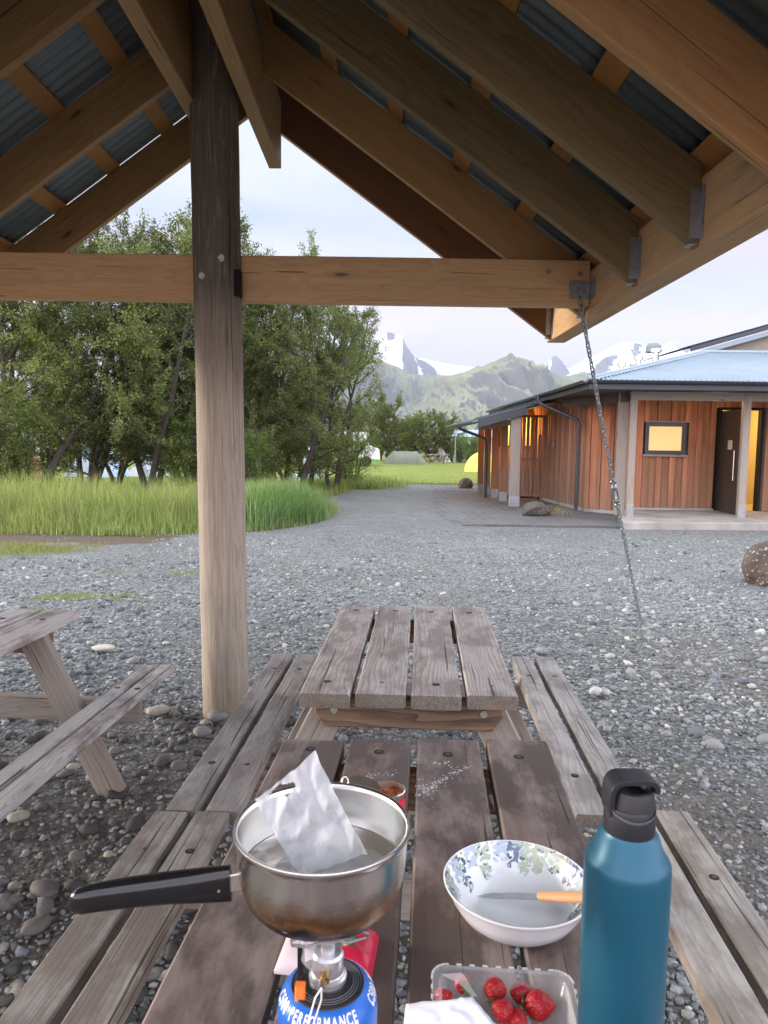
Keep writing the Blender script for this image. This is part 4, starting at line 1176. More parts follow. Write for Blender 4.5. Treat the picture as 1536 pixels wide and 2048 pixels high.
# arched dark cabin, low building, pole, far bench
p = P(913, 925, 66); t = thing('arched_cabin', 'dark grey arched cabin with a white frame at the back of the campsite', 'cabin', (p[0], 66, 0), .35)
mb = MB(); V = []
for y in (-1.6, 1.6):
    for k in range(13): a = PI*k/12; V.append((-math.cos(a)*1.05, y, math.sin(a)**.75*1.75))
mb.add(V, [(i, i+1, 14+i, 13+i) for i in range(12)]+[tuple(range(12, -1, -1)), tuple(range(13, 26))]); mb.build('shell', plain('dark shell', (.09, .10, .11), .6), t)
mb = MB(); mb.tube([(-math.cos(PI*k/12)*1.07, -1.61, math.sin(PI*k/12)**.75*1.77) for k in range(13)], .05, 6); mb.build('frame', plain('white frame', (.6, .6, .6), .5), t)
mb = MB(); mb.box((-.35, -1.63, .05), (.35, -1.61, 1.3)); mb.build('door', plain('cabin door', (.2, .2, .2), .5), t)
p = P(930, 925, 80); t = thing('low_building', 'low far building with a pale blue metal roof behind the bushes', 'building', (p[0], 80, 0))
mb = MB(); mb.box((-3.2, -2, 0), (3.4, 2.0, 2.35)); mb.build('wall', plain('pale wall', (.45, .50, .52), .8), t)
mb = MB(); mb.add([(-3.6, -2.4, 2.36), (3.8, -2.4, 2.36), (3.8, 2.4, 2.36), (-3.6, 2.4, 2.36), (-2.6, 0, 3.15), (3.2, 0, 3.15)], [(0, 1, 5, 4), (1, 2, 5), (2, 3, 4, 5), (3, 0, 4), (3, 2, 1, 0)]); mb.build('roof', plain('blue roof', (.36, .46, .56), .4, .2), t, smooth=False)
mb = MB(); mb.box((-1.2, -2.03, .9), (1.0, -2.005, 1.7)); mb.build('window', M['hole'], t)
p = P(910, 925, 58); t = thing('utility_pole', 'thin grey pole standing beside the dark arched cabin', 'pole', (p[0], 58, 0))
mb = MB(); mb.tube([(0, 0, 0), (0, 0, 2.25)], [.05, .04], 10); mb.build('shaft', plain('pole wood', (.25, .23, .2), .8), t)
mb = MB(); mb.box((-.07, -.07, 2.25), (.07, .07, 2.36)); mb.build('cap', M['galv'], t)
p = P(877, 925, 57); t = thing('picnic_table', 'tiny pale picnic table far across the lawn near a white tent', 'picnic table', (p[0], 57, 0), .2)
mb = MB(); mb.box((-.8, -.35, .70), (.8, .35, .75)); mb.build('tabletop', M['bench_near'], t)
for s in (-1, 1):
    mb = MB(); mb.box((-.8, s*.62-.12, .42), (.8, s*.62+.12, .46)); mb.build('bench', M['bench_near'], t)
    mb = MB(); mb.prism((s*.55, -.6, 0), (s*.55, -.15, .7), .05, .1, up=(1, 0, 0)); mb.prism((s*.55, .6, 0), (s*.55, .15, .7), .05, .1, up=(1, 0, 0)); mb.prism((s*.55+.05, -.72, .37), (s*.55+.05, .72, .37), .05, .09); mb.build('leg', M['bench_near'], t)
# ================================================================== SERVICE BUILDING
def clad_mat(name, light, dark, low=.5):
    n = N(name); g = n.attr('grain'); p = n.pos()
    st = n.noise(n.map(g, (1.1, 26, 26)), 1.0, 5, .65); bl = n.noise(n.map(g, (1.4, 5, 5)), 1.0, 4, .6)
    c = n.mix(n.rng(st, .3, .7), light, dark)
    c = n.mix(n.rng(bl, .5, .75, 0, .55), c, tuple(x*.55 for x in dark))
    t = n.rng(n.rnd(), 0, 1, .68, 1.35); t2 = n.rng(n.rnd(), 0, 1, .74, 1.25)
    c = n.mix(1.0, c, n.vec(t, t2, t2), 'MULTIPLY')
    z = n.sep(p)[2]
    gm = n.rng(n.math('ADD', z, n.math('MULTIPLY', n.math('SUBTRACT', bl, .5), 1.6)), .1, 1.9, low, 0)
    c = n.mix(gm, c, n.mix(st, (.36, .24, .16), (.20, .14, .10)))
    n.set(col=c, rough=.75, spec=.25); n.bump(st, .25, .004); return n.m
M['clad'] = clad_mat('red brown cladding', (.56, .25, .125), (.31, .125, .06), .6)
M['clad2'] = clad_mat('side cladding', (.52, .28, .17), (.30, .155, .09), .75)
M['fin'] = clad_mat('fin wood', (.46, .20, .085), (.28, .12, .05), .35)
M['greypost'] = wood('weathered post wood', (.40, .33, .25), (.22, .17, .125), (.36, .34, .31), .6, knots=.6, var=.12, crack=.35)
M['anth'] = plain('anthracite metal', (.050, .060, .068), .42, .4, .1, 5)
M['roofblue'] = plain('pale blue corrugated roof', (.27, .34, .39), .55, .0, .08, 2.0)
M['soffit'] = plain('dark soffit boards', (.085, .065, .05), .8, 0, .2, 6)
M['cream'] = plain('cream painted wall', (.62, .55, .38), .8, 0, .05)
bd = thing('service_building', 'low wooden service building with a pale blue corrugated roof and an open door', 'building', (6.5, 16.4, 0))
def cladding(name, A, B, z0, z1, mat, w1=.150, w2=.118, seed=1, cuts=(), parent=None):
    """vertical board on board cladding from A to B; cuts = (s0, s1, z0, z1) openings measured along the wall"""
    mb = MB(seed); A = Vector((A[0], A[1], 0)); B = Vector((B[0], B[1], 0)); d = (B-A); L = d.length; d.normalize()
    out = Vector((d.y, -d.x, 0)); s = 0; k = 0; rr = random.Random(seed)
    while s < L-.01:
        w = (w1 if k % 2 else w2)*rr.uniform(.92, 1.08); e = min(s+w, L); pieces = [(z0, z1)]
        for (c0, c1, q0, q1) in cuts:
            if min(e, c1)-max(s, c0) > .02:
                np_ = []
                for (a, b) in pieces:
                    if q0 > a: np_.append((a, min(b, q0)))
                    if q1 < b: np_.append((max(a, q1), b))
                pieces = [q for q in np_ if q[1]-q[0] > .01]
        off = .010 if k % 2 else .050
        ext = -.007 if k % 2 == 0 else .010
        for (a, b) in pieces:
            c = A+d*((s+e)/2)+out*(off/2)
            mb.prism((c.x, c.y, a+rr.uniform(0, .004)), (c.x, c.y, b), (e-s)+ext*2-.004, off, up=out, bev=.002)
        s = e; k += 1
    return mb.build(name, mat, parent or bd, world=True)
WY = 16.40
def wx(px): return P(px, 900, WY)[0]
def wz(px, py): return P(px, py, WY)[2]
X0 = 5.52
win = (wx(1287), wx(1369), wz(1328, 909), wz(1328, 845))
dr = (wx(1434), wx(1524), .12, wz(1470, 815))
cladding('wall', (X0, WY), (11.5, WY), .13, 2.70, M['clad'], .165, .125, 3, cuts=[(win[0]-X0, win[1]-X0, win[2], win[3]), (dr[0]-X0, dr[1]-X0, .0, dr[3])])
cladding('wall', (4.78, 17.22), (X0-.03, WY+.03), .08, 2.70, M['clad'], .17, .13, 4)
cladding('wall', (4.55, 20.45), (4.775, 17.26), .08, 2.70, M['clad2'], .11, .09, 5)
cladding('wall', (4.5, 27.0), (4.55, 20.5), .08, 2.70, M['clad2'], .13, .1, 6)
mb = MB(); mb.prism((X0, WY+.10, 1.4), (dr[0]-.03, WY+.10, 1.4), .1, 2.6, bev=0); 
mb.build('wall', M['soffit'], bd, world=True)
for (a, b) in (((4.86, 17.3), (X0+.02, WY+.12)), ((4.64, 20.4), (4.87, 17.3)), ((4.6, 27), (4.64, 20.4))):
    mb = MB(); mb.prism((a[0], a[1], 1.36), (b[0], b[1], 1.36), .1, 2.6, bev=0); mb.build('wall', M['soffit'], bd, world=True)
    mb = MB(); dx = Vector((b[0]-a[0], b[1]-a[1], 0)).normalized(); o = Vector((dx.y, -dx.x, 0))*.115
    mb.prism((a[0]+o.x, a[1]+o.y, .035), (b[0]+o.x, b[1]+o.y, .035), .05, .085, bev=.003); mb.build('plinth', M['concrete'], bd, world=True)
mb = MB(); mb.prism((X0+.02, WY-.045, .15), (dr[0]-.04, WY-.045, .15), .02, .05, bev=.002); mb.build('plinth', M['concrete'], bd, world=True)
# porch slab
mb = MB(8); sl = [(4.49, 13.68), (12, 14.0), (12, WY), (X0-.1, WY), (5.0, 15.4)]
V = [(x, y, -.1) for x, y in sl]+[(x, y, .12) for x, y in sl]; n_ = len(sl)
mb.add(V, [tuple(range(n_, 2*n_))]+[(i, (i+1) % n_, n_+(i+1) % n_, n_+i) for i in range(n_)])
pr_ = mb.build('porch_slab', plain('porch concrete', (.34, .32, .285), .85, 0, .35, 2.2, .4, 40, .006), bd, world=True, smooth=False)
b_ = pr_.modifiers.new('bevel', 'BEVEL'); b_.width = .012
# window
def frame(mb, x0, x1, z0, z1, y, w, d):
    mb.box((x0, y-d, z0), (x0+w, y, z1)); mb.box((x1-w, y-d, z0), (x1, y, z1)); mb.box((x0+w, y-d, z0), (x1-w, y, z0+w)); mb.box((x0+w, y-d, z1-w), (x1-w, y, z1))
mb = MB(); frame(mb, win[0]+.005, win[1]-.005, win[2]+.005, win[3]-.005, WY+.01, .085, .07)
wf = mb.build('window', M['anth'], bd, world=True)
def glow(name, col, st, var=.25, sc=2.5):
    n = N(name); a = n.noise(n.coord('Object'), sc, 3)
    c = n.mix(a, tuple(x*(1-var) for x in col), col); n.set(col=(.6, .5, .3), rough=.5, emi=c, emis=st); return n.m
M['lit'] = glow('lit frosted pane', (1.0, .52, .13), .19)
M['lit2'] = glow('lit kitchen window', (1.0, .48, .08), .22)
mb = MB(); mb.box((win[0]+.09, WY-.02, win[2]+.09), (win[1]-.09, WY-.012, win[3]-.09)); mb.build('pane', M['lit'], wf, world=True)
mb = MB(4); mb.box((win[0]-.04, WY-.11, win[2]-.045), (win[1]+.05, WY-.034, win[2]-.002)); mb.build('window_sill', M['greypost'], wf, world=True)
mb = MB(4); mb.box((win[0]-.03, WY-.10, win[3]+.002), (win[1]+.09, WY-.034, win[3]+.03)); mb.build('window_head', M['greypost'], wf, world=True)
# door frame, leaf and the lit room behind
mb = MB(); mb.box((dr[0], WY-.04, .125), (dr[0]+.06, WY+.12, dr[3])); mb.box((dr[1]-.07, WY-.04, .125), (dr[1], WY+.12, dr[3])); mb.box((dr[0]+.06, WY-.04, dr[3]-.06), (dr[1]-.07, WY+.12, dr[3]))
df = mb.build('door_frame', M['hole'], bd, world=True)
hg = Vector((dr[0]+.06, WY-.06, .13)); fe = Vector(G(1479, 1031, .13)); fe = hg+(fe-hg).normalized()*1.02
mb = MB(); dd_ = (fe-hg).normalized(); ht_ = dr[3]-.22
mb.prism(hg+Vector((0, 0, ht_/2)), fe+Vector((0, 0, ht_/2)), .05, ht_, bev=.003)
dl = mb.build('door', plain('dark brown door', (.050, .040, .032), .35, 0, .15, 3), bd, world=True)
nrm = Vector((dd_.y, -dd_.x, 0)); nrm = nrm if nrm.x < 0 else -nrm      # face turned to the viewer
hp = hg+dd_*.84+nrm*.06
mb = MB(); mb.cyl(hp+Vector((0, 0, .72)), hp+Vector((0, 0, 1.36)), .016, 12)
for z in (.80, 1.28): mb.cyl(hp+Vector((0, 0, z)), hp+Vector((0, 0, z))-nrm*.04, .009, 8)
mb.build('handle', plain('brushed steel', (.75, .75, .73), .25, .9), dl, world=True)
q = hg+dd_*.42+nrm*.027
mb = MB(); mb.prism(q+Vector((0, 0, 1.48)), q+dd_*.22+Vector((0, 0, 1.48)), .003, .20, bev=0); mb.build('notice', plain('paper notice', (.62, .52, .42), .7), dl, world=True)
for z in (.3, 1.1, 1.9):
    mb = MB(); mb.cyl(hg+Vector((-.005, -.01, z)), hg+Vector((-.005, -.01, z+.12)), .014, 8); mb.build('hinge', M['galv'], df, world=True)
mb = MB(); rx0, rx1, ry1 = dr[0]-.2, dr[1]+.9, 19.4
mb.box((rx0-.1, WY+.13, .1), (rx0, ry1, 2.6)); mb.box((rx1, WY+.13, .1), (rx1+.1, ry1, 2.6)); mb.box((rx0, ry1, .1), (rx1, ry1+.1, 2.6)); mb.box((rx0, WY+.13, 2.6), (rx1, ry1, 2.65)); mb.box((rx0, WY+.13, .06), (rx1, ry1, .12))
mb.box((dr[0]+.42, 18.4, .12), (dr[0]+.47, ry1, 2.2))
mb.build('interior', M['cream'], bd, world=True)
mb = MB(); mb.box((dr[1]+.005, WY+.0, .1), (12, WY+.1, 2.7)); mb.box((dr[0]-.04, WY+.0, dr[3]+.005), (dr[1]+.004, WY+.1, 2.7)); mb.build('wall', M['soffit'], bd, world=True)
def lamp(name, loc, e, col, r=.12):
    d = bpy.data.lights.new(name, 'POINT'); d.energy = e; d.color = col; d.shadow_soft_size = r
    o = bpy.data.objects.new(name, d); scene.collection.objects.link(o); o.parent = bd; o.matrix_parent_inverse = wmat(bd).inverted(); o.location = loc
lamp('room_light', ((dr[0]+dr[1])/2+.1, 17.9, 2.3), 22, (1.0, .62, .20))
lamp('canopy_light', (3.95, 21.6, 2.05), 16, (1.0, .50, .16)); lamp('canopy_light', (3.9, 23.6, 2.0), 10, (1.0, .50, .16)); lamp('porch_light', (6.9, 15.2, 2.5), 2.5, (1.0, .6, .28))
# porch posts and header
for (px, w, yy, m, fr) in ((1247, .19, 15.15, 'greypost', 0), (1268, .13, 14.80, 'greypost', 1), (1494, .15, 14.80, 'greypost', 1)):
    xb = P(px, 800, yy)[0]
    mb = MB(int(px)); mb.prism((xb, yy, .12), (xb, yy, 2.66), w, .10, up=(0, 1, 0), bev=.004, segs=4, jit=.001); po = mb.build('post', M[m], bd, world=True)
    if fr:
        mb = MB(); mb.box((xb-w/2-.004, yy-.056, .122), (xb+w/2+.004, yy-.051, .40)); mb.build('post_foot', M['galv'], po, world=True)
mb = MB(6); mb.prism((4.98, 14.80, 2.57), (12, 14.80, 2.57), .09, .17, bev=.004, segs=4); mb.build('header_beam', M['greypost'], bd, world=True)
mb = MB(7); mb.prism((4.95, 14.9, 2.55), (4.25, 17.3, 2.55), .09, .18, bev=.004); mb.build('header_beam', M['soffit'], bd, world=True)
# main hip roof
E0 = (3.86, 13.93); ez = 2.80; sl_ = .27; run = 3.7; XR = 13.0
def corr(name, org, ud, vd, lu0, lu1, lv, mat, amp=.026, per=.10, clip=None, parent=bd):
    """corrugated plane: ribs run along vd, waves counted along ud; lv is a function of u giving the length"""
    n = int((lu1-lu0)/per*6); u = np.linspace(lu0, lu1, n); org = np.array(org); ud = np.array(ud); vd = np.array(vd)
    nr_ = np.cross(ud, vd); nr_ /= np.linalg.norm(nr_); nr_ = nr_*np.sign(nr_[2])
    w = (amp*np.cos(2*PI*u/per))[:, None]*nr_
    a0 = np.array([lv(x)[0] for x in u])[:, None]; a1 = np.array([lv(x)[1] for x in u])[:, None]
    A = org+u[:, None]*ud+a0*vd+w; B = org+u[:, None]*ud+a1*vd+w
    dn = -nr_*.003; V = np.concatenate([A, B, A+dn, B+dn]); a = np.arange(n-1)
    q = np.concatenate([np.stack([a, a+1, a+1+n, a+n], 1), np.stack([a+2*n, a+3*n, a+1+3*n, a+1+2*n], 1), np.stack([a, a+2*n, a+1+2*n, a+1], 1), np.stack([a+n, a+1+n, a+1+3*n, a+3*n], 1)])
    return npmesh(name, V, q, mat, parent=parent, smooth=True, world=True)
nf = math.hypot(1, sl_)
corr('roof', (E0[0], E0[1], ez), (1, 0, 0), (0, 1, sl_), 0.04, XR-E0[0], lambda u: (-.04, min(u, run)), M['roofblue'])
corr('roof', (E0[0], E0[1], ez), (0, 1, 0), (1, 0, sl_), 0.04, 13.5, lambda u: (-.04, min(u, run)), M['roofblue'])
mb = MB()
hp0 = Vector((E0[0]-.03, E0[1]-.03, ez+.012)); hp1 = Vector((E0[0]+run, E0[1]+run, ez+sl_*run+.012))
for s in (0, 1):
    o = Vector((.16, -.0, .0)) if s == 0 else Vector((-.0, .16, .0))
    up = Vector((0, 0, .012))
    mb.add([hp0, hp0+o, hp1+o, hp1, hp0+up, hp0+o+up, hp1+o+up, hp1+up], [(3, 2, 1, 0), (4, 5, 6, 7), (0, 1, 5, 4), (1, 2, 6, 5), (2, 3, 7, 6), (3, 0, 4, 7)])
mb.tube([hp0+Vector((0, 0, .02)), hp1+Vector((0, 0, .02))], .035, 8)
mb.build('hip_cap', M['roofblue'], bd, world=True)
mb = MB(); mb.tube([(hp1.x, hp1.y, hp1.z+.01), (XR, hp1.y, hp1.z+.01)], .05, 8); mb.build('ridge_cap', M['roofblue'], bd, world=True)
mb = MB(); mb.box((hp1.x, hp1.y+.05, 2.8), (XR, hp1.y+.12, hp1.z-.02)); mb.build('roof_backing', M['soffit'], bd, world=True)
# gutters, fascia and soffit
def gutter(a, b, parent=bd, r=.06):
    a = Vector(a); b = Vector(b); d = (b-a).normalized(); out = Vector((d.y, -d.x, 0)); mb = MB(); n = 9; V = []
    for p in (a, b):
        for k in range(n):
            an = PI*k/(n-1); V.append(p+out*(-math.cos(an)*r)+Vector((0, 0, -math.sin(an)*r)))
        for k in range(n):
            an = PI*(n-1-k)/(n-1); V.append(p+out*(-math.cos(an)*(r-.006))+Vector((0, 0, -math.sin(an)*(r-.006))))
    m = 2*n; mb.add(V, [(k, (k+1) % m, m+(k+1) % m, m+k) for k in range(m)]+[tuple(range(m)), tuple(range(2*m-1, m-1, -1))])
    return mb.build('gutter', M['anth'], parent, world=True)
gutter((E0[0]-.05, E0[1]-.07, 2.79), (XR, E0[1]-.07, 2.79)); gutter((E0[0]-.07, 27.3, 2.79), (E0[0]-.07, E0[1]-.05, 2.79))
mb = MB(); mb.box((E0[0], E0[1]-.005, 2.63), (XR, E0[1]+.02, 2.785)); mb.build('fascia', M['anth'], bd, world=True)
mb = MB(); mb.box((E0[0]-.001, E0[1]+.021, 2.63), (E0[0]+.022, 27.3, 2.785)); mb.build('fascia', M['anth'], bd, world=True)
mb = MB(); mb.box((E0[0]+.023, E0[1]+.021, 2.665), (XR, WY+.3, 2.682)); mb.build('soffit', M['soffit'], bd, world=True)
mb = MB(); mb.box((E0[0]+.023, WY+.301, 2.665), (5.6, 27.3, 2.682)); mb.build('soffit', M['soffit'], bd, world=True)
# upper roof with its rising barge board
uY = 18.4; a, b = Vector(P(1372, 700, uY)), Vector(P(1372+300, 700-84, uY))
mb = MB(); mb.prism(a+Vector((0, -.25, -.02)), b+Vector((0, -.25, -.02)), .03, .11, bev=.002); mb.build('barge_board', M['anth'], bd, world=True)
mb = MB(); mb.prism(a+Vector((.12, -.22, -.13)), b+Vector((.12, -.22, -.13)), .05, .10, bev=.002); mb.build('barge_flashing', M['roofblue'], bd, world=True)
mb = MB(); V = [(a.x+.3, uY, 3.6), (b.x, uY, 3.6), (b.x, uY, b.z-.1), (a.x+.3, uY, a.z-.02)]; V += [(x, y+3, z) for x, y, z in V]
mb.add(V, [(0, 1, 2, 3), (7, 6, 5, 4), (3, 2, 6, 7), (0, 3, 7, 4)]); mb.build('gable_wall', plain('upper gable wall', (.34, .31, .26), .85), bd, world=True, smooth=False)
mb = MB(); V = [(a.x-.05, uY-.27, a.z+.045), (b.x, uY-.27, b.z+.045), (b.x, uY+3, b.z+.045), (a.x-.05, uY+3, a.z+.045)]; V += [(x, y, z+.02) for x, y, z in V]
mb.add(V, [(3, 2, 1, 0), (4, 5, 6, 7), (0, 1, 5, 4), (3, 0, 4, 7)]); mb.build('upper_roof', M['anth'], bd, world=True, smooth=False)
# vents
for (px, w, yt, yb, hood) in ((1243, 17, 725, 745, 0), (1276, 18, 712, 745, 0), (1310, 22, 697, 740, 1)):
    Yv = 19.0; c = P(px, yb, Yv); t_ = P(px, yt, Yv)[2]; r = w/2/F*Yv; mb = MB()
    mb.lathe([(r*.55, c[2]-.15-t_), (r*.55, -.10), (r, -.10), (r, -.015), (r*.85, 0), (.001, .012)], 20, (c[0], Yv, t_))
    v_ = mb.build('roof_vent', M['screw'], bd, world=True)
    if hood:
        mb = MB(); mb.lathe([(.20, -.06), (.18, .10), (.12, .16), (.001, .17)], 20, (c[0]-.02, Yv+.12, t_-.02)); mb.build('hood', plain('vent hood', (.20, .24, .26), .5, .4), v_, world=True)
# downpipes
def pipe(name, pts, r=.042):
    P_ = [Vector(p) for p in pts]; out = [P_[0]]
    for i in range(1, len(P_)-1):
        a, b, c = P_[i-1], P_[i], P_[i+1]; l = min(.12, (b-a).length*.4, (c-b).length*.4)
        s, e = b+(a-b).normalized()*l, b+(c-b).normalized()*l
        for k in range(6): t = k/5; out.append(s*(1-t)**2+b*2*t*(1-t)+e*t*t)
    out.append(P_[-1]); mb = MB(); mb.tube(out, r, 12); return mb.build('downpipe', M['anth'], bd, world=True)
pipe('d', [P(1076, 791, 17.9), P(1078, 806, 17.85), P(1158, 841, 17.05), (P(1158, 841, 17.05)[0], 17.05, .05)])
# canopy over the washing up place
lx0, ly0, lx1, ly1 = 2.31, 18.15, 4.05, 24.2
def cz(x): return 2.17+(x-2.31)*.262
corr('canopy_roof', (2.28, ly0-.03, cz(2.28)+.03), (0, 1, 0), (1, 0, .262), 0, ly1-ly0+.1, lambda u: (-.06-.035*u, 1.62), M['roofblue'])
mb = MB(); V = [(lx0, ly0, cz(lx0)-.20), (3.52, ly0, cz(3.52)-.17), (3.52, ly0, cz(3.52)+.015), (lx0, ly0, cz(lx0)+.015)]; V += [(x, y+.025, z) for x, y, z in V]
mb.add(V, [(0, 1, 2, 3), (7, 6, 5, 4), (0, 3, 7, 4), (1, 5, 6, 2), (0, 4, 5, 1), (3, 2, 6, 7)]); mb.build('barge_board', M['anth'], bd, world=True, smooth=False)
gutter((2.05, ly1, 2.10), (2.24, ly0-.02, 2.12))
mb = MB(); V = [(lx0+.03, ly0+.03, cz(lx0)-.06), (4.3, ly0+.03, cz(4.3)-.06), (4.3, ly1, cz(4.3)-.06), (2.15, ly1, cz(2.15)-.06)]; V += [(x, y, z+.02) for x, y, z in V]
mb.add(V, [(3, 2, 1, 0), (4, 5, 6, 7), (0, 1, 5, 4), (1, 2, 6, 5), (2, 3, 7, 6), (3, 0, 4, 7)]); mb.build('canopy_soffit', plain('canopy boards', (.30, .22, .14), .8, 0, .2, 5), bd, world=True, smooth=False)
fins = [(1027, 1013, .26, 'greypost'), (1005, 1003, .20, 'fin'), (988, 996, .20, 'fin'), (973, 989, .20, 'fin'), (960, 984, .19, 'fin')]
for i, (px, py, w, m) in enumerate(fins):
    g = G(px, py, 0.0); zt = cz(g[0])-.09
    mb = MB(50+i); mb.prism((g[0], g[1], .04), (g[0], g[1], zt), w, .09, up=(0, 1, 0), bev=.004, segs=3); po = mb.build('canopy_post', M[m], bd, world=True)
    mb = MB(); mb.box((g[0]-w/2-.006, g[1]-.055, 0), (g[0]+w/2+.006, g[1]-.049, .27))
    for dx in (-.05, .05):
        for z in (.08, .19): mb.cyl((g[0]+dx, g[1]-.055, z), (g[0]+dx, g[1]-.063, z), .013, 8)
    mb.build('post_foot', M['galv'], po, world=True)
g0, g4 = G(1027, 1013), G(960, 984)
mb = MB(70); mb.prism((g0[0]-.08, g0[1]-.06, 2.13), (g4[0]-.05, g4[1]+.1, 2.06), .05, .14, bev=.003); mb.build('canopy_beam', M['greypost'], bd, world=True)
pipe('d', [(2.16, 21.2, 2.08), (2.17, 21.2, 2.00), (2.93, 21.05, 1.72), (2.95, 21.05, .02)], .042)
# slatted screen and the lit windows behind
mb = MB(80); sx0, sx1, sy = P(1036, 900, 20.5)[0], 4.52, 20.5
ns = 7
for i in range(ns):
    x = sx0+.05+i*(sx1-sx0-.1)/(ns-1); top = 2.38 if i in (1, 2, 4, 6) else (2.38 if i == 3 else 1.85)
    mb.prism((x, sy, .12), (x, sy, top), .085, .022, up=(0, 1, 0), bev=.002)
for z in (.14, 1.15, 2.36): mb.prism((sx0, sy-.025, z), (sx1, sy-.025, z), .025, .07, bev=.002)
mb.build('slatted_screen', M['clad2'], bd, world=True)
for (x0, x1, z0, z1) in ((3.45, 3.78, 1.5, 2.45), (3.86, 4.12, 1.5, 2.45), (4.2, 4.45, 1.5, 2.45)):
    mb = MB(); frame(mb, x0, x1, z0, z1, 22.0, .03, .04); f_ = mb.build('window', M['hole'], bd, world=True)
    mb = MB(); mb.box((x0+.031, 21.975, z0+.031), (x1-.031, 21.983, z1-.031)); mb.build('pane', M['lit2'], f_, world=True)
mb = MB(); mb.box((3.4, 22.02, .0), (4.49, 22.12, 2.5)); mb.build('wall', M['clad2'], bd, world=True)
mb = MB(); mb.box((3.42, 21.5, .85), (4.48, 22.0, .90)); mb.box((3.45, 21.55, .05), (4.4, 21.98, .85)); mb.build('counter', M['galv'], bd, world=True)
# sign with a pictogram on the side wall
mb = MB(); A = Vector((4.55, 20.45, 0)); B = Vector((4.775, 17.26, 0)); d = (B-A).normalized(); out = Vector((d.y, -d.x, 0)); q = A+d*.66+out*.040
mb.prism(q+Vector((0, 0, 1.58)), q+d*.26+Vector((0, 0, 1.58)), .006, .26, bev=0)
sg = mb.build('toilet_sign', plain('blue sign', (.03, .12, .36), .4), bd, world=True)
mb = MB()
for o in (.08, .18):
    c = q+d*o+out*.005; mb.cyl(c+Vector((0, 0, 1.655)), c+out*.002+Vector((0, 0, 1.655)), .018, 12)
    mb.prism(c+d*-.018+Vector((0, 0, 1.565)), c+d*.018+Vector((0, 0, 1.565)), .003, .12, bev=0)
mb.build('pictogram', plain('white print', (.8, .8, .8), .5), sg, world=True)
# bollard
g = G(1078, 998); t = thing('bollard', 'slim black bollard with a pale band in front of the slatted screen', 'bollard', (g[0], g[1], 0))
mb = MB(); mb.lathe([(.07, 0), (.07, .66), (.065, .68)], 20); mb.lathe([(.065, .725), (.07, .735), (.07, .78), (.06, .80), (.001, .802)], 20); mb.build('shaft', plain('black bollard', (.012, .012, .013), .35), t)
mb = MB(); mb.lathe([(.063, .68), (.063, .725)], 20); mb.build('band', plain('bollard band', (.5, .5, .48), .4), t)

# ================================================================== THINGS ON THE TABLE
TZ = .75
def steel_pan():
    n = N('stained steel'); p = n.coord('Object'); z = n.sep(p)[2]
    a = n.noise(p, 16, 6, .65); b = n.noise(n.map(p, (1, 1, 3)), 40, 5, .7)
    e = n.math('ADD', z, n.math('MULTIPLY', n.math('SUBTRACT', a, .5), .085))
    nn_ = n.sep(n.coord('Normal')); pp_ = n.sep(p)
    outer = n.math('GREATER_THAN', n.math('SUBTRACT', n.math('ADD', n.math('MULTIPLY', nn_[0], pp_[0]), n.math('MULTIPLY', nn_[1], pp_[1])), n.math('MULTIPLY', nn_[2], .02)), 0)
    brown = n.math('MULTIPLY', outer, n.rng(e, .078, .044)); black = n.math('MULTIPLY', outer, n.rng(e, .044, .026))
    c = n.mix(n.math('MULTIPLY', brown, .95), (.76, .75, .72), n.mix(b, (.46, .24, .07), (.17, .065, .018)))
    c = n.mix(black, c, (.012, .010, .010))
    sp = n.math('MULTIPLY', n.math('MULTIPLY', outer, n.rng(b, .60, .66)), n.rng(e, .07, .03)); c = n.mix(n.math('MULTIPLY', sp, .45), c, (.72, .58, .38))
    br = n.noise(n.map(p, (3, 3, 260)), 1.0, 3)
    n.set(col=c, metal=n.math('SUBTRACT', 1.0, n.math('MULTIPLY', black, .8)), rough=n.math('ADD', n.math('ADD', .17, n.math('MULTIPLY', br, .12)), n.math('MULTIPLY', brown, .12)))
    n.bump(br, .06, .001); return n.m
PC = (-.069, .832, .988)
pan = thing('saucepan', 'small stained steel saucepan with a black handle boiling water on the camping stove', 'saucepan', PC)
oprof = [(.001, .0), (.045, .0), (.058, .0015), (.070, .006), (.082, .0145), (.091, .026), (.0965, .040), (.0995, .056), (.101, .072), (.102, .095), (.1025, .1005), (.1055, .1025), (.1065, .105), (.1055, .1075), (.1030, .1078), (.1005, .106), (.0998, .100), (.0992, .078), (.0975, .0735), (.0970, .056), (.094, .040), (.088, .027), (.079, .017), (.068, .009), (.055, .005), (.001, .0045)]
mb = MB(); mb.lathe(oprof, 96); mb.build('pan_body', steel_pan(), pan, angle=60)
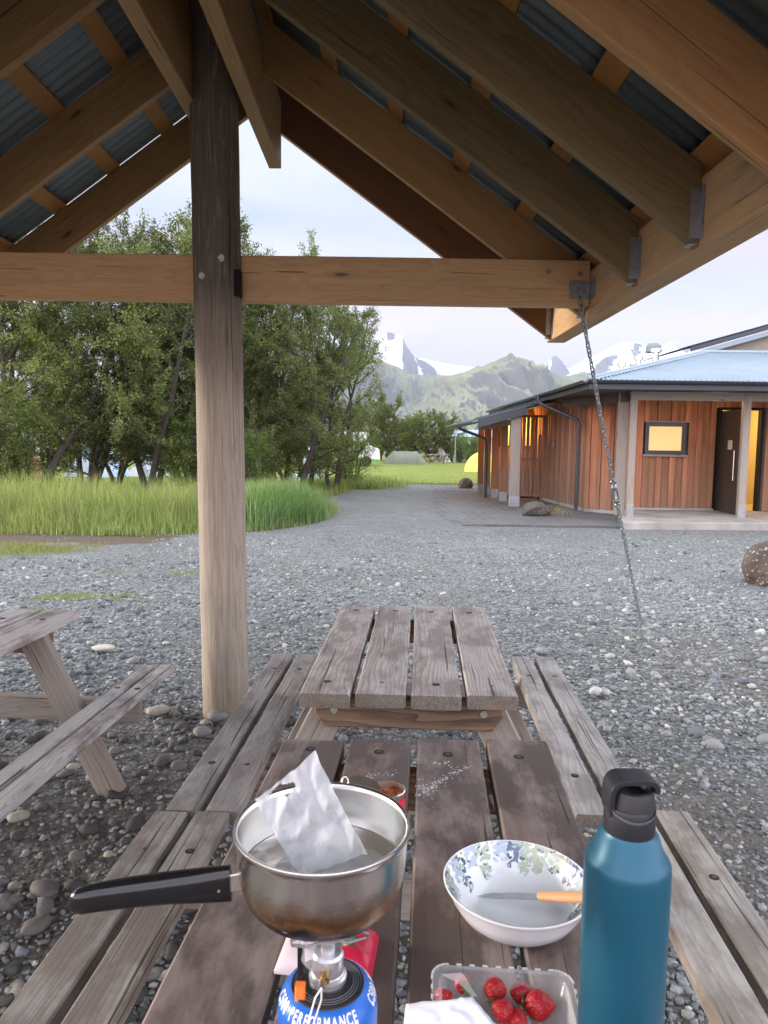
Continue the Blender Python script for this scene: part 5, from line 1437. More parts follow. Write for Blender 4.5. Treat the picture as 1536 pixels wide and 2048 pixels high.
# handle: steel tongue then a black moulded grip bending to the left
hA = Vector(P(508, 1757, .815)); hB = Vector(P(462, 1766, .806)); hC = Vector(P(330, 1776, .80)); hD = Vector(P(220, 1790, .79)); hE = Vector(P(138, 1806, .785))
mb = MB(); c0 = Vector(PC); mb.prism(hA+(hB-hA)*-.15, hB+(hB-hA)*.25, .004, .021, up=(0, 0, 1), bev=.001); 
mb.build('handle_bracket', M['screw'], pan, world=True)
def sweep(mb, pts, secs, n=20, pw=2.6):
    V = []; N_ = len(pts)
    for i, p in enumerate(pts):
        p = Vector(p); d = (Vector(pts[min(i+1, N_-1)])-Vector(pts[max(i-1, 0)])).normalized(); up = Vector((0, 0, 1)); s = d.cross(up).normalized(); u = s.cross(d)
        w, h = secs[i]
        for k in range(n):
            a = 2*PI*k/n; ca, sa = math.cos(a), math.sin(a)
            V.append(p+s*(math.copysign(abs(ca)**(2/pw), ca)*w)+u*(math.copysign(abs(sa)**(2/pw), sa)*h))
    mb.add(V, [(i*n+(k+1) % n, i*n+k, (i+1)*n+k, (i+1)*n+(k+1) % n) for i in range(N_-1) for k in range(n)]+[tuple(range(n)), tuple(range(N_*n-1, (N_-1)*n-1, -1))])
    return mb
def bez(P_, n):
    out = []; m = len(P_)-1
    for k in range(n):
        t = k/(n-1)*m; i = min(int(t), m-1); f = t-i
        p0, p1, p2, p3 = P_[max(i-1, 0)], P_[i], P_[i+1], P_[min(i+2, m)]
        out.append(.5*((2*p1)+(p2-p0)*f+(2*p0-5*p1+4*p2-p3)*f*f+(3*p1-p0-3*p2+p3)*f**3))
    return out
hp_ = bez([hB, (hB+hC)/2, hC, hD, hE], 22); secs = []
for k in range(22):
    t = k/21; w = .0095+.004*math.sin(PI*t); h = np.interp(t, [0, .12, .4, .75, .92, .97, 1], [.0215, .0210, .0185, .0160, .0150, .0105, .003])
    if t > .92: w *= np.interp(t, [.92, .97, 1], [1, .8, .3])
    secs.append((w, h))
n_b = plain('black handle plastic', (.010, .010, .011), .17, 0, .1)
sweep(MB(), hp_, secs).build('handle', n_b, pan, world=True, angle=50)
mb = MB(); q = hp_[2]; mb.cyl(q+Vector((0, -.0118, -.002)), q+Vector((0, -.0105, -.002)), .0016, 10); mb.build('rivet', M['screw'], pan, world=True)
# water in the pan
def water_mat():
    n = N('cooking water'); p = n.coord(); a = n.noise(p, 25, 4)
    n.set(col=n.mix(a, (.30, .265, .20), (.46, .43, .36)), rough=.04, trans=.35, ior=1.33, spec=.6); n.bump(n.noise(p, 30, 3), .25, .004); return n.m
mb = MB(); mb.lathe([(.001, 0), (.05, .0002), (.0955, 0)], 64, (0, 0, 0))
wt = mb.build('cooking_water', water_mat()); wt.location = (PC[0], PC[1], PC[2]+.054); tag(wt, 'cloudy water simmering inside the steel saucepan', 'water')
# plastic bag standing in the pan
def bag():
    # outline in photo pixels with depth, bilinear patch of four corners and crumpling
    c00 = Vector(P(601, 1752, .772)); c10 = Vector(P(738, 1706, .815)); c01 = Vector(P(511, 1601, .835)); c11 = Vector(P(627, 1509, .895))
    n = 70; V = []; Fq = []
    us = np.linspace(0, 1, n); U, W = np.meshgrid(us, us)
    pts = np.array([[(np.array(c00)*(1-u)+np.array(c10)*u)*(1-w)+(np.array(c01)*(1-u)+np.array(c11)*u)*w for u in us] for w in us])
    nr = np.cross(np.array(c10)-np.array(c00), np.array(c01)-np.array(c00)); nr /= np.linalg.norm(nr)
    def crease(x, y, s): 
        return np.abs(fbm(x, y, 3, s)-.5)*2
    rsb = np.random.RandomState(6); h = (fbm(U*2, W*2, 2, 5)-.5)*.012
    for k in range(11):
        a = rsb.uniform(0, PI); f = rsb.uniform(1.2, 5.5); ph = rsb.rand(); wv = (fbm(U*1.7+k, W*1.7, 2, 30+k)-.5)*1.1
        x = (U*math.cos(a)+W*math.sin(a))*f+ph+wv; h = h+(np.abs((x % 1)-.5)-.25)*.013/f**.9
    rag = (fbm(U*0+W*5, U*0, 3, 21)-.5)*.03; rag2 = (fbm(U*5, U*0+3, 3, 22)-.5)*.02
    pts = pts+nr*h[..., None]+(np.array(c10)-np.array(c00))*(rag*(1-2*U))[..., None]+(np.array(c01)-np.array(c00))*(rag2*(2*W-1)*W)[..., None]
    idx = np.arange(n*n).reshape(n, n); q = []
    for i in range(n-1):
        for j in range(n-1):
            u, w = (j+.5)/(n-1), (i+.5)/(n-1)
            x, y = (u-.37)/.20, (w-.90)/.050+ (u-.37)*2.2
            if x*x+y*y < 1: continue
            q.append((idx[i, j], idx[i, j+1], idx[i+1, j+1], idx[i+1, j]))
    n_ = N('thin white plastic'); p = n_.coord('Object'); f = n_.noise(p, 14, 4)
    n_.set(col=n_.mix(f, (.60, .65, .69), (.74, .78, .81)), rough=.28, spec=.5, trans=0)
    tr = n_.n('BsdfTranslucent'); tr.inputs['Color'].default_value = (.85, .88, .9, 1); tp = n_.n('BsdfTransparent')
    mx = n_.n('MixShader'); mx.inputs[0].default_value = .5; n_.l(n_.b.outputs[0], mx.inputs[1]); n_.l(tr.outputs[0], mx.inputs[2])
    mx2 = n_.n('MixShader'); n_.l(n_.rng(n_.sep(p)[2], .03, .11, .45, .10), mx2.inputs[0]); n_.l(mx.outputs[0], mx2.inputs[1]); n_.l(tp.outputs[0], mx2.inputs[2]); n_.l(mx2.outputs[0], n_.out.inputs['Surface'])
    org = np.array([PC[0], PC[1], PC[2]+.02])
    o = npmesh('plastic_bag', pts.reshape(-1, 3)-org, np.array(q), n_.m, smooth=True); o.location = org
    tag(o, 'crumpled white plastic bag with a torn hole standing in the saucepan', 'bag')
    # second, submerged film
    return n_.m
bagm = bag()
mb = MB(); rs = np.random.RandomState(2); V = []; n = 40
for i in range(n):
    for j in range(n):
        x, y = (i/(n-1)-.5)*.15, (j/(n-1)-.5)*.13
        r = math.hypot(x/.075, y/.065)
        V.append((x, y, .020*(max(0, 1-r))**.5+.010*float(abs(fbm(np.array(x*30), np.array(y*30), 3, 9)-.5))*2-.010))
mb.add(V, [(i*n+j, i*n+j+1, (i+1)*n+j+1, (i+1)*n+j) for i in range(n-1) for j in range(n-1) if math.hypot(((i+.5)/(n-1)-.5)*2, ((j+.5)/(n-1)-.5)*2) < .97])
o = mb.build('boiling_bag', bagm); o.location = (PC[0]+.012, PC[1]-.018, PC[2]+.058); tag(o, 'translucent swollen bag floating in the water at the front of the saucepan', 'bag')

# camping stove ----------------------------------------------------------
SC = (-.060, .806)
st = thing('camping_stove', 'gas stove with a blue and black canister under the saucepan', 'stove', (SC[0], SC[1], TZ))
blue = plain('blue print', (.015, .13, .50), .35, .1, .05); blackp = plain('black print', (.015, .015, .018), .4, 0, .1); grey_p = plain('canister grey', (.30, .32, .34), .35, .7, .1)
mb = MB(); mb.lathe([(.001, 0), (.054, 0), (.0585, .004), (.0592, .010), (.0592, .120)], 64)
can_ = mb.build('canister', grey_p, st, angle=40)
mb = MB(); mb.lathe([(.0592, .120), (.0596, .130), (.0585, .140), (.0555, .149), (.0500, .1565), (.0435, .1605)], 64); mb.build('blue_collar', blue, can_, angle=60)
mb = MB(); mb.lathe([(.0435, .1605), (.0428, .1625), (.0405, .1628), (.038, .161), (.0225, .1645), (.021, .168), (.0195, .1685)], 64); mb.build('top_plate', blackp, can_)
mb = MB()
for r in (.0395, .0365, .0335, .0305):
    mb.lathe([(r-.0004, .1617+(.040-r)*.16), (r, .1622+(.040-r)*.16), (r+.0004, .1617+(.040-r)*.16)], 64)
mb.build('fine_print', plain('grey print', (.16, .16, .17), .5), can_)
def ring_text(s, a0, r0, z0, r1, z1, size, mat, parent, step):
    """letters on the canister shoulder, tops towards the centre, reading anticlockwise"""
    vs = []; fs = []; nv = 0; a = a0
    for chh in s:
        cu = bpy.data.curves.new('t', 'FONT'); cu.body = chh; cu.size = size; cu.extrude = .0001; cu.offset = .00026
        ob = bpy.data.objects.new('t', cu); scene.collection.objects.link(ob)
        bpy.context.view_layer.update()
        me = bpy.data.meshes.new_from_object(ob.evaluated_get(bpy.context.evaluated_depsgraph_get()))
        bm_t = bmesh.new(); bm_t.from_mesh(me); bmesh.ops.triangulate(bm_t, faces=bm_t.faces[:])
        bmesh.ops.subdivide_edges(bm_t, edges=[e for e in bm_t.edges if e.calc_length() > size*.12], cuts=4, use_grid_fill=True); bm_t.to_mesh(me); bm_t.free()
        xsv = [v.co.x for v in me.vertices] or [0, .0]
        wdt = (max(xsv)-min(xsv)) if chh != ' ' else size*.42
        for v in me.vertices:
            an = a+(v.co.x-min(xsv))/((r0+r1)/2); t = (v.co.y+size*.0)/(size*.72)
            r = r0+(r1-r0)*t; z = float(np.interp(r, [.0435, .0500, .0555, .0585, .0592], [.1605, .1565, .149, .140, .134]))
            nrm = .0006+v.co.z
            vs.append((r*math.cos(an)+nrm*.6*math.cos(an), r*math.sin(an)+nrm*.6*math.sin(an), z+nrm))
        fs += [tuple(i+nv for i in p.vertices) for p in me.polygons]; nv += len(me.vertices)
        a += (wdt+step)/((r0+r1)/2)
        bpy.data.objects.remove(ob); bpy.data.curves.remove(cu); bpy.data.meshes.remove(me)
    mb = MB(); mb.add(vs, fs); return mb.build('lettering', mat, parent, smooth=False)
wp = plain('white print', (.82, .85, .88), .4)
ring_text('C500 PERFORMANCE', R(186), .0568, .1430, .0490, .1585, .0100, wp, can_, .0017)
ring_text('C500 PERFORMANCE', R(-20), .0568, .1430, .0490, .1585, .0100, wp, can_, .0017)
alu = plain('aluminium', (.70, .71, .72), .3, .85, .08, 40)
mb = MB(); mb.lathe([(.022, .1665), (.0225, .172), (.0195, .174), (.0195, .176), (.0185, .177), (.0185, .198), (.016, .201), (.0085, .2015), (.0085, .214), (.012, .217), (.022, .226), (.030, .232), (.034, .2345), (.034, .237), (.001, .2365)], 40); mb.build('burner', alu, st)
for k in range(3):
    a = R(100+120*k); mb = MB(); c, s = math.cos(a), math.sin(a)
    mb.tube([(.010*c, .010*s, .216), (.028*c, .028*s, .219), (.050*c, .050*s, .231), (.052*c, .052*s, .2365), (.016*c, .016*s, .2372)], .0018, 6); mb.build('pot_support', M['galv'], st)
mb = MB(); mb.tube([(-.002, -.0185, .188), (-.001, -.030, .186)], .0055, 12); mb.tube([(-.001, -.030, .186), (-.004, -.036, .184)], .003, 8); mb.build('valve', plain('brass', (.45, .30, .14), .35, .9), st)
mb = MB(); w0 = Vector((-.004, -.037, .184)); w1 = Vector((-.020, -.078, .148)); sd = Vector((.004, -.0015, 0))
mb.tube([w0, w0+sd*.9+(w1-w0)*.2, w1+sd*.7, w1-sd*.7, w0-sd*.9+(w1-w0)*.2, w0], .0011, 6); mb.tube([w1, w1+(w1-w0)*.5], .0016, 6); mb.build('control_wire', M['screw'], st)
mb = MB(); mb.box((-.034, -.020, .172), (-.026, -.012, .218), .001); ig = mb.build('igniter', n_b, st)
mb = MB(); mb.prism((-.030, -.0245, .154), (-.030, -.0245, .178), .012, .010, up=(0, 1, 0), bev=.002); mb.build('igniter_button', plain('orange button', (.85, .22, .04), .4), ig)
def clear(name, tint=(.95, .97, .98), rough=.08, opac=.22):
    n = N(name); n.set(col=(.9, .92, .93), rough=rough, spec=.7); tp = n.n('BsdfTransparent'); tp.inputs['Color'].default_value = tint+(1,)
    fr = n.n('LayerWeight'); fr.inputs['Blend'].default_value = .35
    mx = n.n('MixShader'); n.l(n.rng(fr.outputs['Facing'], 0, 1, opac*.45, .36), mx.inputs[0]); n.l(tp.outputs[0], mx.inputs[1]); n.l(n.b.outputs[0], mx.inputs[2]); n.l(mx.outputs[0], n.out.inputs['Surface']); return n.m
mb = MB(); V = []
for i in range(11):
    a = R(196+i*9); V += [(.033*math.cos(a), .033*math.sin(a), .228), (.036*math.cos(a), .036*math.sin(a), .200+.006*abs(i-5)/5)]
mb.add(V, [(2*i, 2*i+1, 2*i+3, 2*i+2) for i in range(10)]); o = mb.build('wind_guard', clear('smoky guard', (.86, .86, .87), .15, .12), st); o.modifiers.new('solid', 'SOLIDIFY').thickness = .0008

# food packet ------------------------------------------------------------
g = G(655, 1912, .765)
def packet():
    n = N('printed packet'); p = n.coord('Object'); s = n.sep(p)
    c = n.mix(n.math('GREATER_THAN', s[0], -.012), (.72, .62, .62), (.55, .02, .06))
    pic = n.math('MULTIPLY', n.math('LESS_THAN', n.math('ABSOLUTE', n.math('SUBTRACT', s[0], .028)), .016), n.math('LESS_THAN', n.math('ABSOLUTE', n.math('ADD', s[1], -.002)), .020))
    c = n.mix(pic, c, n.ramp(n.noise(p, 60, 3), [(.35, (.10, .09, .05)), (.5, (.16, .2, .1)), (.62, (.6, .5, .5))]))
    n.set(col=c, rough=.3); n.bump(n.noise(p, 25, 4), .4, .004)
    mb = MB(); V = []; m = 26
    for i in range(m):
        for j in range(m):
            x, y = i/(m-1)*2-1, j/(m-1)*2-1; e = (1-abs(x)**5)*(1-abs(y)**4)
            V.append((x*.074, y*.050, .006+.026*max(e, 0)**.5*(.8+.4*float(fbm(np.array(x*2+9), np.array(y*2+3), 3, 4)))))
    k = m*m; V += [(v[0], v[1], .001) for v in V]; f = [(i*m+j, (i+1)*m+j, (i+1)*m+j+1, i*m+j+1) for i in range(m-1) for j in range(m-1)]
    f += [(a+k, d+k, c_+k, b+k) for a, b, c_, d in f]
    bd_ = [j for j in range(m)]+[i*m+m-1 for i in range(1, m)]+[(m-1)*m+j for j in range(m-2, -1, -1)]+[i*m for i in range(m-2, 0, -1)]
    f += [(bd_[i], bd_[(i+1) % len(bd_)], bd_[(i+1) % len(bd_)]+k, bd_[i]+k) for i in range(len(bd_))]
    mb.add(V, f); o = mb.build('food_packet', n.m); o.location = (g[0], g[1]+.02, TZ); o.rotation_euler = (0, 0, -.12)
    tag(o, 'red and white food packet lying on the table behind the gas canister', 'packet')
packet()

# tin of sauce -----------------------------------------------------------
TC = (.012, 1.395)
tin = thing('food_tin', 'opened red food tin behind the saucepan with its lid bent back', 'tin', (TC[0], TC[1], TZ))
tinm = plain('tin plate', (.62, .58, .48), .25, .9, .15, 50)
mb = MB(); mb.lathe([(.001, .002), (.0355, .002), (.0375, 0), (.0385, .002), (.0375, .005), (.0368, .006), (.0368, .104), (.0375, .106), (.0388, .108), (.0388, .111), (.0375, .1122), (.0358, .111), (.0352, .106), (.0352, .060)], 64); mb.build('tin_body', tinm, tin)
def label_mat():
    n = N('red label'); p = n.coord('Object'); z = n.sep(p)[2]
    c = n.mix(n.rng(n.math('ADD', z, n.math('MULTIPLY', n.noise(p, 40, 2), .02)), .030, .034, 1, 0), (.60, .02, .05), (.55, .62, .5)); n.set(col=c, rough=.35); return n.m
mb = MB(); mb.lathe([(.0372, .010), (.0373, .100)], 64); mb.build('label', label_mat(), tin)
def sauce():
    n = N('tomato sauce'); p = n.coord('Object'); n.set(col=n.ramp(n.noise(p, 90, 5, .7), [(.3, (.16, .02, .004)), (.6, (.42, .08, .012)), (.8, (.65, .22, .03))]), rough=.18, spec=.6, sub=.1); n.bump(n.noise(p, 120, 4), .8, .006); return n.m
mb = MB(); m = 22; V = [(0, 0, .098)]
for i in range(1, 9):
    for k in range(m):
        a = 2*PI*k/m; r = .0350*i/8; V.append((r*math.cos(a), r*math.sin(a), .097+.003*math.sin(a*3+i)*math.cos(i*1.9)))
mb.add(V, [(0, 1+k, 1+(k+1) % m) for k in range(m)]+[(1+(i-1)*m+k, 1+i*m+k, 1+i*m+(k+1) % m, 1+(i-1)*m+(k+1) % m) for i in range(1, 8) for k in range(m)])
o = mb.build('tomato_sauce', sauce()); o.location = (TC[0], TC[1], TZ); tag(o, 'chunky orange red sauce filling the opened red tin', 'sauce')
lid = MB(); lid.lathe([(.001, 0), (.020, 0), (.021, .0008), (.027, .0008), (.028, 0), (.033, .0002), (.0345, .001), (.0345, .0018), (.033, .0012), (.001, .0010)], 48)
lc = Vector(P(722, 1573, 1.39)); lid.xform(Matrix.Translation(lc-Vector((TC[0], TC[1], TZ))) @ Euler((R(20), R(10), 0)).to_matrix().to_4x4() @ Matrix.Diagonal((1.12, .8, 1, 1)))
ld = lid.build('lid', tinm, tin)
tb = MB(); tb.tube([(.0065*math.cos(a)*1.0, .010*math.sin(a), 0) for a in np.linspace(0, 2*PI, 17)[:-1]], .0014, 6, closed=True)
tb.xform(Matrix.Translation(Vector(P(690, 1564, 1.385))-Vector((TC[0], TC[1], TZ))) @ Euler((R(62), 0, R(10))).to_matrix().to_4x4()); tb.build('pull_tab', tinm, ld)

# bowl -------------------------------------------------------------------
BC = (.232, 1.158)
bowl = thing('bowl', 'white enamel bowl printed with blue and green leaves inside its rim', 'bowl', (BC[0], BC[1], TZ))
bp = [(.001, .003), (.058, .003), (.060, 0), (.064, 0), (.067, .003), (.082, .010), (.098, .024), (.110, .043), (.1165, .060), (.1185, .0625), (.1235, .068), (.1240, .0705), (.1225, .0715), (.1165, .066), (.1135, .060), (.1065, .044), (.096, .029), (.084, .016), (.074, .010), (.066, .0075), (.001, .0068)]
mb = MB(); mb.lathe(bp, 96); mb.build('bowl_body', plain('white enamel', (.80, .82, .83), .22, 0, .02, 5, coat=.3), bowl, angle=60)
inner = [(.066, .0075), (.074, .010), (.084, .016), (.096, .029), (.1065, .044), (.1135, .060), (.1165, .066), (.1225, .0715)]
def on_bowl(a, s):
    """s in 0..1 from the rim inwards"""
    r = .1215-.046*s; z = np.interp(r, [q[0] for q in inner], [q[1] for q in inner]); 
    return Vector((r*math.cos(a), r*math.sin(a), z))
cols = [plain('dark teal print', (.035, .11, .14), .3), plain('slate blue print', (.14, .19, .30), .3), plain('pale green print', (.42, .50, .36), .3), plain('pale blue print', (.45, .54, .62), .3)]
mbp = MB(); rr = random.Random(12)
def leaf(a, s, ang, L, ci):
    mbp.cur = ci; W = L*.42; V = []
    for k in range(8):
        t = 2*PI*k/8; u, v = math.cos(t)*L/2, math.sin(t)*W/2*(1-.25*math.cos(t))
        x = u*math.cos(ang)-v*math.sin(ang); y = u*math.sin(ang)+v*math.cos(ang)
        q = on_bowl(a+x/.11, min(max(s+y/.095, .0), 1)); n_in = Vector((-q.x, -q.y, .09)).normalized(); V.append(q+n_in*(.0006+.00008*ci))
    mbp.add(V, [tuple(range(8))])
for cl in range(26):
    a0 = 2*PI*cl/26+rr.uniform(-.08, .08); kind = rr.choice([0, 0, 1, 1, 2, 2, 3]); deep = rr.uniform(.25, .85)
    for k in range(int(24+34*deep)):
        s = rr.random()*deep; sp = .13*(1-s*.6)
        leaf(a0+rr.uniform(-sp, sp), s, rr.uniform(0, PI), rr.uniform(.006, .0145)*(1.15-s*.5), kind if rr.random() < .75 else rr.choice([0, 1, 2, 3]))
mbp.build('leaf_print', cols, bowl, smooth=False)
# knife ------------------------------------------------------------------
kt = Vector(G(957, 1790, .772)); ke = Vector(G(1214, 1797, .850)); kr = thing('kitchen_knife', 'small knife with a wooden handle lying across the bowl', 'knife', tuple(kt))
L_ = (ke-kt).length; kd = (ke-kt).normalized(); ks = kd.cross(Vector((0, 0, 1))).normalized(); ku = ks.cross(kd)
kf = .50
def kp(s, w, h): return kt+kd*(L_*s)+ks*w+ku*h
mb = MB(); V = []; prof = [(0, .005, .004), (.05, -.0035, .0085), (.12, -.0075, .0105), (.25, -.0095, .0110), (.5, -.0100, .0105)]
for s, a, b in prof: V += [kp(s, a, .0), kp(s, b, .0), kp(s, b, .0014), kp(s, a, .0006)]
mb.add(V, [tuple([4*i+k, 4*i+(k+1) % 4, 4*(i+1)+(k+1) % 4, 4*(i+1)+k]) for i in range(4) for k in range(4)]+[(3, 2, 1, 0), (16, 17, 18, 19)])
mb.build('blade', plain('blade steel', (.42, .43, .43), .3, .8, .1, 40), kr, world=True, smooth=False)
pts = [kp(kf+.5*t, 0, .001) for t in np.linspace(0, 1, 12)]; sec = [(.0085+.0022*math.sin(PI*t), .0065+.001*math.sin(PI*t)) for t in np.linspace(0, 1, 12)]
sweep(MB(), pts, sec, 14, 2.3).build('handle', wood('knife handle wood', (.68, .40, .20), (.55, .29, .13), None, 0, knots=0, crack=0, var=0, rings=.2, rough=.45, bump=.05), kr, world=True)
# bottle -----------------------------------------------------------------
BX, BY = P(1251, 1800, .865)[0], .865
def zy(py): return P(1250, py, BY)[2]-TZ
bt_ = thing('water_bottle', 'tall teal metal water bottle with a black carry loop cap', 'bottle', (BX, BY, TZ))
zs = zy(1712); zc = zy(1658)
mb = MB(); r_ = .0525
mb.lathe([(.001, .003), (.046, .003), (r_-.003, .001), (r_, .006), (r_, zs-.012), (r_-.0004, zs-.0045), (r_-.0025, zs+.001), (r_-.009, zs+.009), (.036, zc-.004), (.031, zc), (.031, zc+.004)], 96)
def teal():
    n = N('teal painted metal'); p = n.coord('Object'); a = n.noise(p, 350, 2); b = n.noise(p, 6, 4)
    n.set(col=n.mix(b, (.010, .090, .145), (.014, .110, .170)), rough=n.rng(b, .3, .7, .34, .44), metal=.25, spec=.5); n.bump(a, .04, .001); return n.m
mb.build('bottle_body', teal(), bt_, angle=60)
blk = plain('black cap plastic', (.016, .018, .022), .42, 0, .12, 40)
ct = zy(1606)
mb = MB(); mb.lathe([(.0285, zc-.006), (.0305, zc-.006), (.0312, zc-.003), (.0312, ct-.004), (.0295, ct), (.022, ct+.001), (.001, ct+.001)], 64); mb.build('cap', blk, bt_)
tp_ = zy(1551)
mb = MB()
arch = [(-.0265, 0, ct-.010), (-.0275, 0, ct+.010), (-.0255, 0, tp_-.012), (-.019, 0, tp_-.004), (-.008, 0, tp_-.002), (.010, 0, tp_-.002), (.0215, 0, tp_-.003), (.0265, 0, tp_-.007), (.0280, 0, tp_-.012), (.0275, 0, tp_-.016)]
ap = bez([Vector(q) for q in arch], 40); V = []
for i, q in enumerate(ap):
    d = (ap[min(i+1, 39)]-ap[max(i-1, 0)]).normalized(); nr = Vector((-d.z, 0, d.x)); w = .0185-.004*abs(i/39-.4); 
    for (a, b) in ((-1, -1), (1, -1), (1, 1), (-1, 1)): V.append(q+Vector((0, a*w, 0))+nr*(b*.0033))
mb.add(V, [(4*i+k, 4*i+(k+1) % 4, 4*i+4+(k+1) % 4, 4*i+4+k) for i in range(39) for k in range(4)]+[(3, 2, 1, 0), (156, 157, 158, 159)])
lp_ = mb.build('carry_loop', blk, bt_, angle=50); b_ = lp_.modifiers.new('bevel', 'BEVEL'); b_.width = .0016; b_.segments = 2
mb = MB(); mb.lathe([(.0295, ct-.002), (.0275, ct+.010), (.0245, ct+.020), (.0215, ct+.0215), (.0185, ct+.014), (.001, ct+.012)], 48, (.002, 0, 0)); mb.build('spout', blk, bt_)
mb = MB(); V = []
for i in range(13):
    a = R(-150+i*10); V += [(.0318*math.cos(a), .0318*math.sin(a), ct-.004+.006*math.cos((i-6)/6*PI/2)*-1.4), (.0326*math.cos(a), .0326*math.sin(a), ct+.0+.006*math.cos((i-6)/6*PI/2)*-1.4)]
mb.add(V, [(2*i, 2*i+2, 2*i+3, 2*i+1) for i in range(12)]); mb.build('cap_seam', plain('worn cap edge', (.10, .10, .11), .6), bt_)

# strawberries in a clear box --------------------------------------------
bxc = Vector((.172, .905, TZ)); bxr = R(-4)
box = thing('fruit_box', 'clear plastic fruit box with strawberries at the near edge of the table', 'box', tuple(bxc), bxr)
def rrect(w, d, r, n=7):
    out = []
    for (cx, cy, a0) in ((w-r, d-r, 0), (-w+r, d-r, 90), (-w+r, -d+r, 180), (w-r, -d+r, 270)):
        for k in range(n): a = R(a0+90*k/(n-1)); out.append((cx+r*math.cos(a), cy+r*math.sin(a)))
    return out
lv = [(.078, .058, .002), (.082, .062, .006), (.090, .070, .044), (.0905, .0705, .045), (.098, .078, .0455), (.0985, .0785, .042)]
mb = MB(); V = []; m = 28
for (w, d, z) in lv:
    for i, (x, y) in enumerate(rrect(w, d, .024)):
        rib = .0012*(1 if i % 2 else -1) if .004 < z < .044 else 0
        V.append((x*(1+rib*8), y*(1+rib*8), z))
mb.add(V, [(j*m+i, j*m+(i+1) % m, (j+1)*m+(i+1) % m, (j+1)*m+i) for j in range(len(lv)-1) for i in range(m)]+[tuple(range(m-1, -1, -1))])
o = mb.build('tray', clear('clear plastic', (.97, .98, .98), .10, .12), box, angle=50)
o.modifiers.new('solid', 'SOLIDIFY').thickness = .0005
mb = MB(); rim = rrect(.0995, .0795, .024, 9)
for i in range(0, len(rim)):
    a, b = rim[i], rim[(i+1) % len(rim)]; L2 = math.hypot(b[0]-a[0], b[1]-a[1]); k = max(1, int(L2/.009))
    for q in range(k):
        if q % 2 == 0 and L2 > .004:
            p0 = (a[0]+(b[0]-a[0])*q/k, a[1]+(b[1]-a[1])*q/k, .0465); p1 = (a[0]+(b[0]-a[0])*(q+.8)/k, a[1]+(b[1]-a[1])*(q+.8)/k, .0465)
            mb.tube([p0, p1], .0014, 5)
mb.build('ribbed_rim', clear('clear rim', (.9, .92, .93), .12, .9), box)
def berry_mat():
    n = N('strawberry skin'); p = n.coord('Object'); v = n.n('TexVoronoi'); n.l(p, v.inputs['Vector']); v.inputs['Scale'].default_value = 260
    s = n.rng(v.outputs['Distance'], .18, .30, 1, 0)
    c = n.mix(n.noise(p, 30, 3), (.27, .004, .012), (.42, .012, .022)); c = n.mix(n.math('MULTIPLY', s, .35), c, (.75, .35, .12))
    n.set(col=c, rough=.42, spec=.35, sub=.05); n.bump(v.outputs['Distance'], .5, .002); return n.m
bm_ = berry_mat(); calyx = plain('strawberry leaves', (.10, .20, .05), .6, 0, .2, 60)
def berry(px, py, z, r, label, tilt, az, leafy=True):
    g = G(px, py, TZ+z); t = thing('strawberry', label, 'strawberry', tuple(g), az, None); mb = MB(); V = []; na, nr = 22, 15
    for j in range(nr+1):
        v = j/nr; rad_ = r*math.sin(PI*min(v*1.0, 1))**.72*(1.12-.42*v) if 0 < v < 1 else .0001
        for k in range(na): a = 2*PI*k/na; V.append((rad_*math.cos(a), rad_*math.sin(a), r*1.25*(.75-v*1.75)+r*.4))
    Fc = [(j*na+(k+1) % na, j*na+k, (j+1)*na+k, (j+1)*na+(k+1) % na) for j in range(nr) for k in range(na)]
    mb.add(V, Fc); mb.xform(Euler((tilt, tilt*.4, 0)).to_matrix().to_4x4()); mb.build('fruit', bm_, t)
    mb = MB()
    for k in range(7):
        a = 2*PI*k/7; c, s = math.cos(a), math.sin(a); top = r*1.34
        mb.add([(0, 0, top), (c*r*.35-s*r*.16, s*r*.35+c*r*.16, top+r*.06), (c*r*.95, s*r*.95, top-r*.12), (c*r*.35+s*r*.16, s*r*.35-c*r*.16, top+r*.06)], [(0, 1, 2, 3), (3, 2, 1, 0)][:1])
    mb.xform(Euler((tilt, tilt*.4, 0)).to_matrix().to_4x4()); mb.build('calyx', calyx, t)
for b in [(922, 1965, .020, .0140, 'strawberry with its green leaves at the back left of the box', R(75), .3),
          (990, 1970, .026, .0175, 'large round strawberry at the back centre of the box', R(155), 1.0),
          (1036, 1985, .017, .0165, 'darker strawberry lying between the round one and the big right one', R(110), 2.0),
          (1001, 2018, .024, .0160, 'strawberry in front of the round one at the centre of the box', R(150), 2.4),
          (1087, 2010, .022, .0210, 'biggest strawberry with a pointed tip at the right of the box', R(20)+PI, 0.2),
          (1040, 2042, .018, .0150, 'strawberry at the near side of the box under the big one', R(120), 4.0),
          (890, 1992, .016, .0135, 'small strawberry in the left corner of the box', R(100), 5.0)]:
    berry(*b)
mb = MB(3); V = []; n = 18; q00, q10, q01, q11 = [Vector(G(x, y, z)) for x, y, z in ((800, 2110, .80), (1050, 2120, .83), (812, 2008, .815), (945, 1996, .83))]
q11b = Vector(G(1012, 2046, .83))
for i in range(n):
    for j in range(n):
        u, v = i/(n-1), j/(n-1); p = (q00*(1-u)+q10*u)*(1-v)+(q01*(1-u)+(q11 if True else q11b)*u)*v
        p = p+Vector((0, 0, .010*float(abs(fbm(np.array(u*3), np.array(v*3), 3, 7)-.5))*2)); V.append(p)
org = (q00+q11)/2; V = [v-org for v in V]
mb.add(V, [(i*n+j, (i+1)*n+j, (i+1)*n+j+1, i*n+j+1) for i in range(n-1) for j in range(n-1)])
o = mb.build('paper_napkin', plain('white paper', (.82, .86, .90), .6, 0, .04)); o.location = org; o.modifiers.new('solid', 'SOLIDIFY').thickness = .001
tag(o, 'blurred white paper lying over the near left corner of the strawberry box', 'paper')
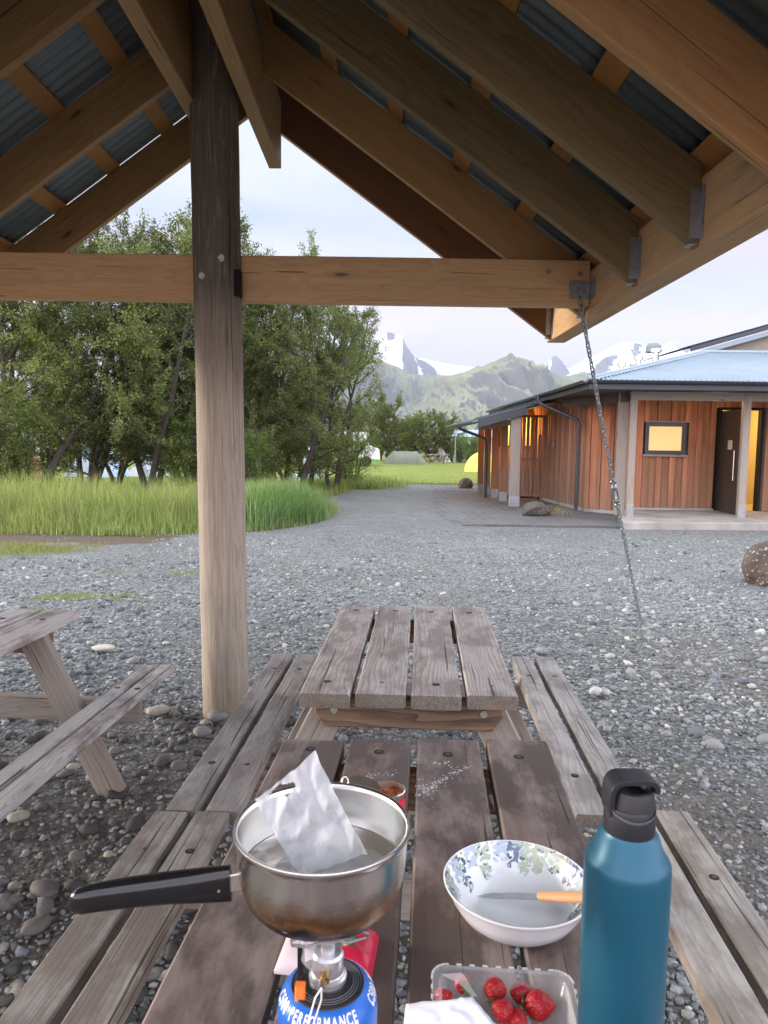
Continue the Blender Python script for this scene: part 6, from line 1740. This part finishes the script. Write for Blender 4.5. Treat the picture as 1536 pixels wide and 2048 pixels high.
g = G(925, 1975, .80)
mb = MB(); a, b = Vector(G(903, 1945, .80)), Vector(G(950, 1992, .805)); V = []
for i in range(8):
    t = i/7; p = a.lerp(b, t); w = .010*(1-t)+.004; V += [p+Vector((w, .0, .002*math.sin(t*6)))-a, p-Vector((w, .0, .003*math.cos(t*5)))-a]
mb.add(V, [(2*i, 2*i+1, 2*i+3, 2*i+2) for i in range(7)]); o = mb.build('torn_film', clear('pinkish film', (.95, .8, .82), .15, .8)); o.location = a; tag(o, 'strip of torn clear film hanging over the left side of the strawberry box', 'film')

# pale scuffs of dried paint on the near table, thin raised flecks ---------
mb = MB(44); rr = random.Random(3)
def fleck(px, py, s, z=TZ+.0006):
    c = G(px, py, z); k = rr.randint(4, 6); a0 = rr.uniform(0, PI)
    V = [(c[0]+math.cos(a0+2*PI*i/k)*s*rr.uniform(.4, 1.2), c[1]+math.sin(a0+2*PI*i/k)*s*rr.uniform(.4, 1.3), z) for i in range(k)]
    mb.add(V, [tuple(range(k))])
for (x0, y0, x1, y1, n, sp, s) in ((840, 1590, 915, 1540, 110, 7, .0016), (900, 1545, 940, 1535, 30, 4, .0014), (700, 1560, 810, 1540, 40, 4, .0014), (838, 1572, 870, 1580, 40, 8, .0015), (870, 1527, 905, 1527, 12, 4, .002), (740, 1495, 780, 1500, 0, 0, 0)):
    for i in range(n):
        t = rr.random(); fleck(x0+(x1-x0)*t+rr.gauss(0, sp), y0+(y1-y0)*t+rr.gauss(0, sp*.7), s*rr.uniform(.5, 2.2))
o = mb.build('paint_flecks', plain('chalky white', (.62, .66, .68), .8), kind='stuff', smooth=False)
mb = MB(45)
for i in range(26): fleck(752+rr.gauss(0, 12), 1490+rr.gauss(0, 3), .0016)
fleck(866, 1615, .003)
o = mb.build('sauce_crumbs', plain('orange crumbs', (.55, .16, .03), .5), kind='stuff', smooth=False)

# ================================================================== HAZE
mb = MB(); hx, hy0, hy1, hz0, hz1 = 8800, -59, 11800, -45, 1900
mb.add([(-hx, hy0, hz0), (hx, hy0, hz0), (hx, hy1, hz0), (-hx, hy1, hz0), (-hx, hy0, hz1), (hx, hy0, hz1), (hx, hy1, hz1), (-hx, hy1, hz1)],
       [(3, 2, 1, 0), (4, 5, 6, 7), (0, 1, 5, 4), (1, 2, 6, 5), (2, 3, 7, 6), (3, 0, 4, 7)])
hm = bpy.data.materials.new('evening haze'); hm.use_nodes = True; hn = hm.node_tree; hn.nodes.clear()
ho = hn.nodes.new('ShaderNodeOutputMaterial'); hv = hn.nodes.new('ShaderNodeVolumePrincipled')
hv.inputs['Color'].default_value = (.70, .82, 1.0, 1); hv.inputs['Density'].default_value = HAZE; hv.inputs['Anisotropy'].default_value = .1
hn.links.new(hv.outputs[0], ho.inputs['Volume'])
o = mb.build('haze', hm, kind='stuff', smooth=False)
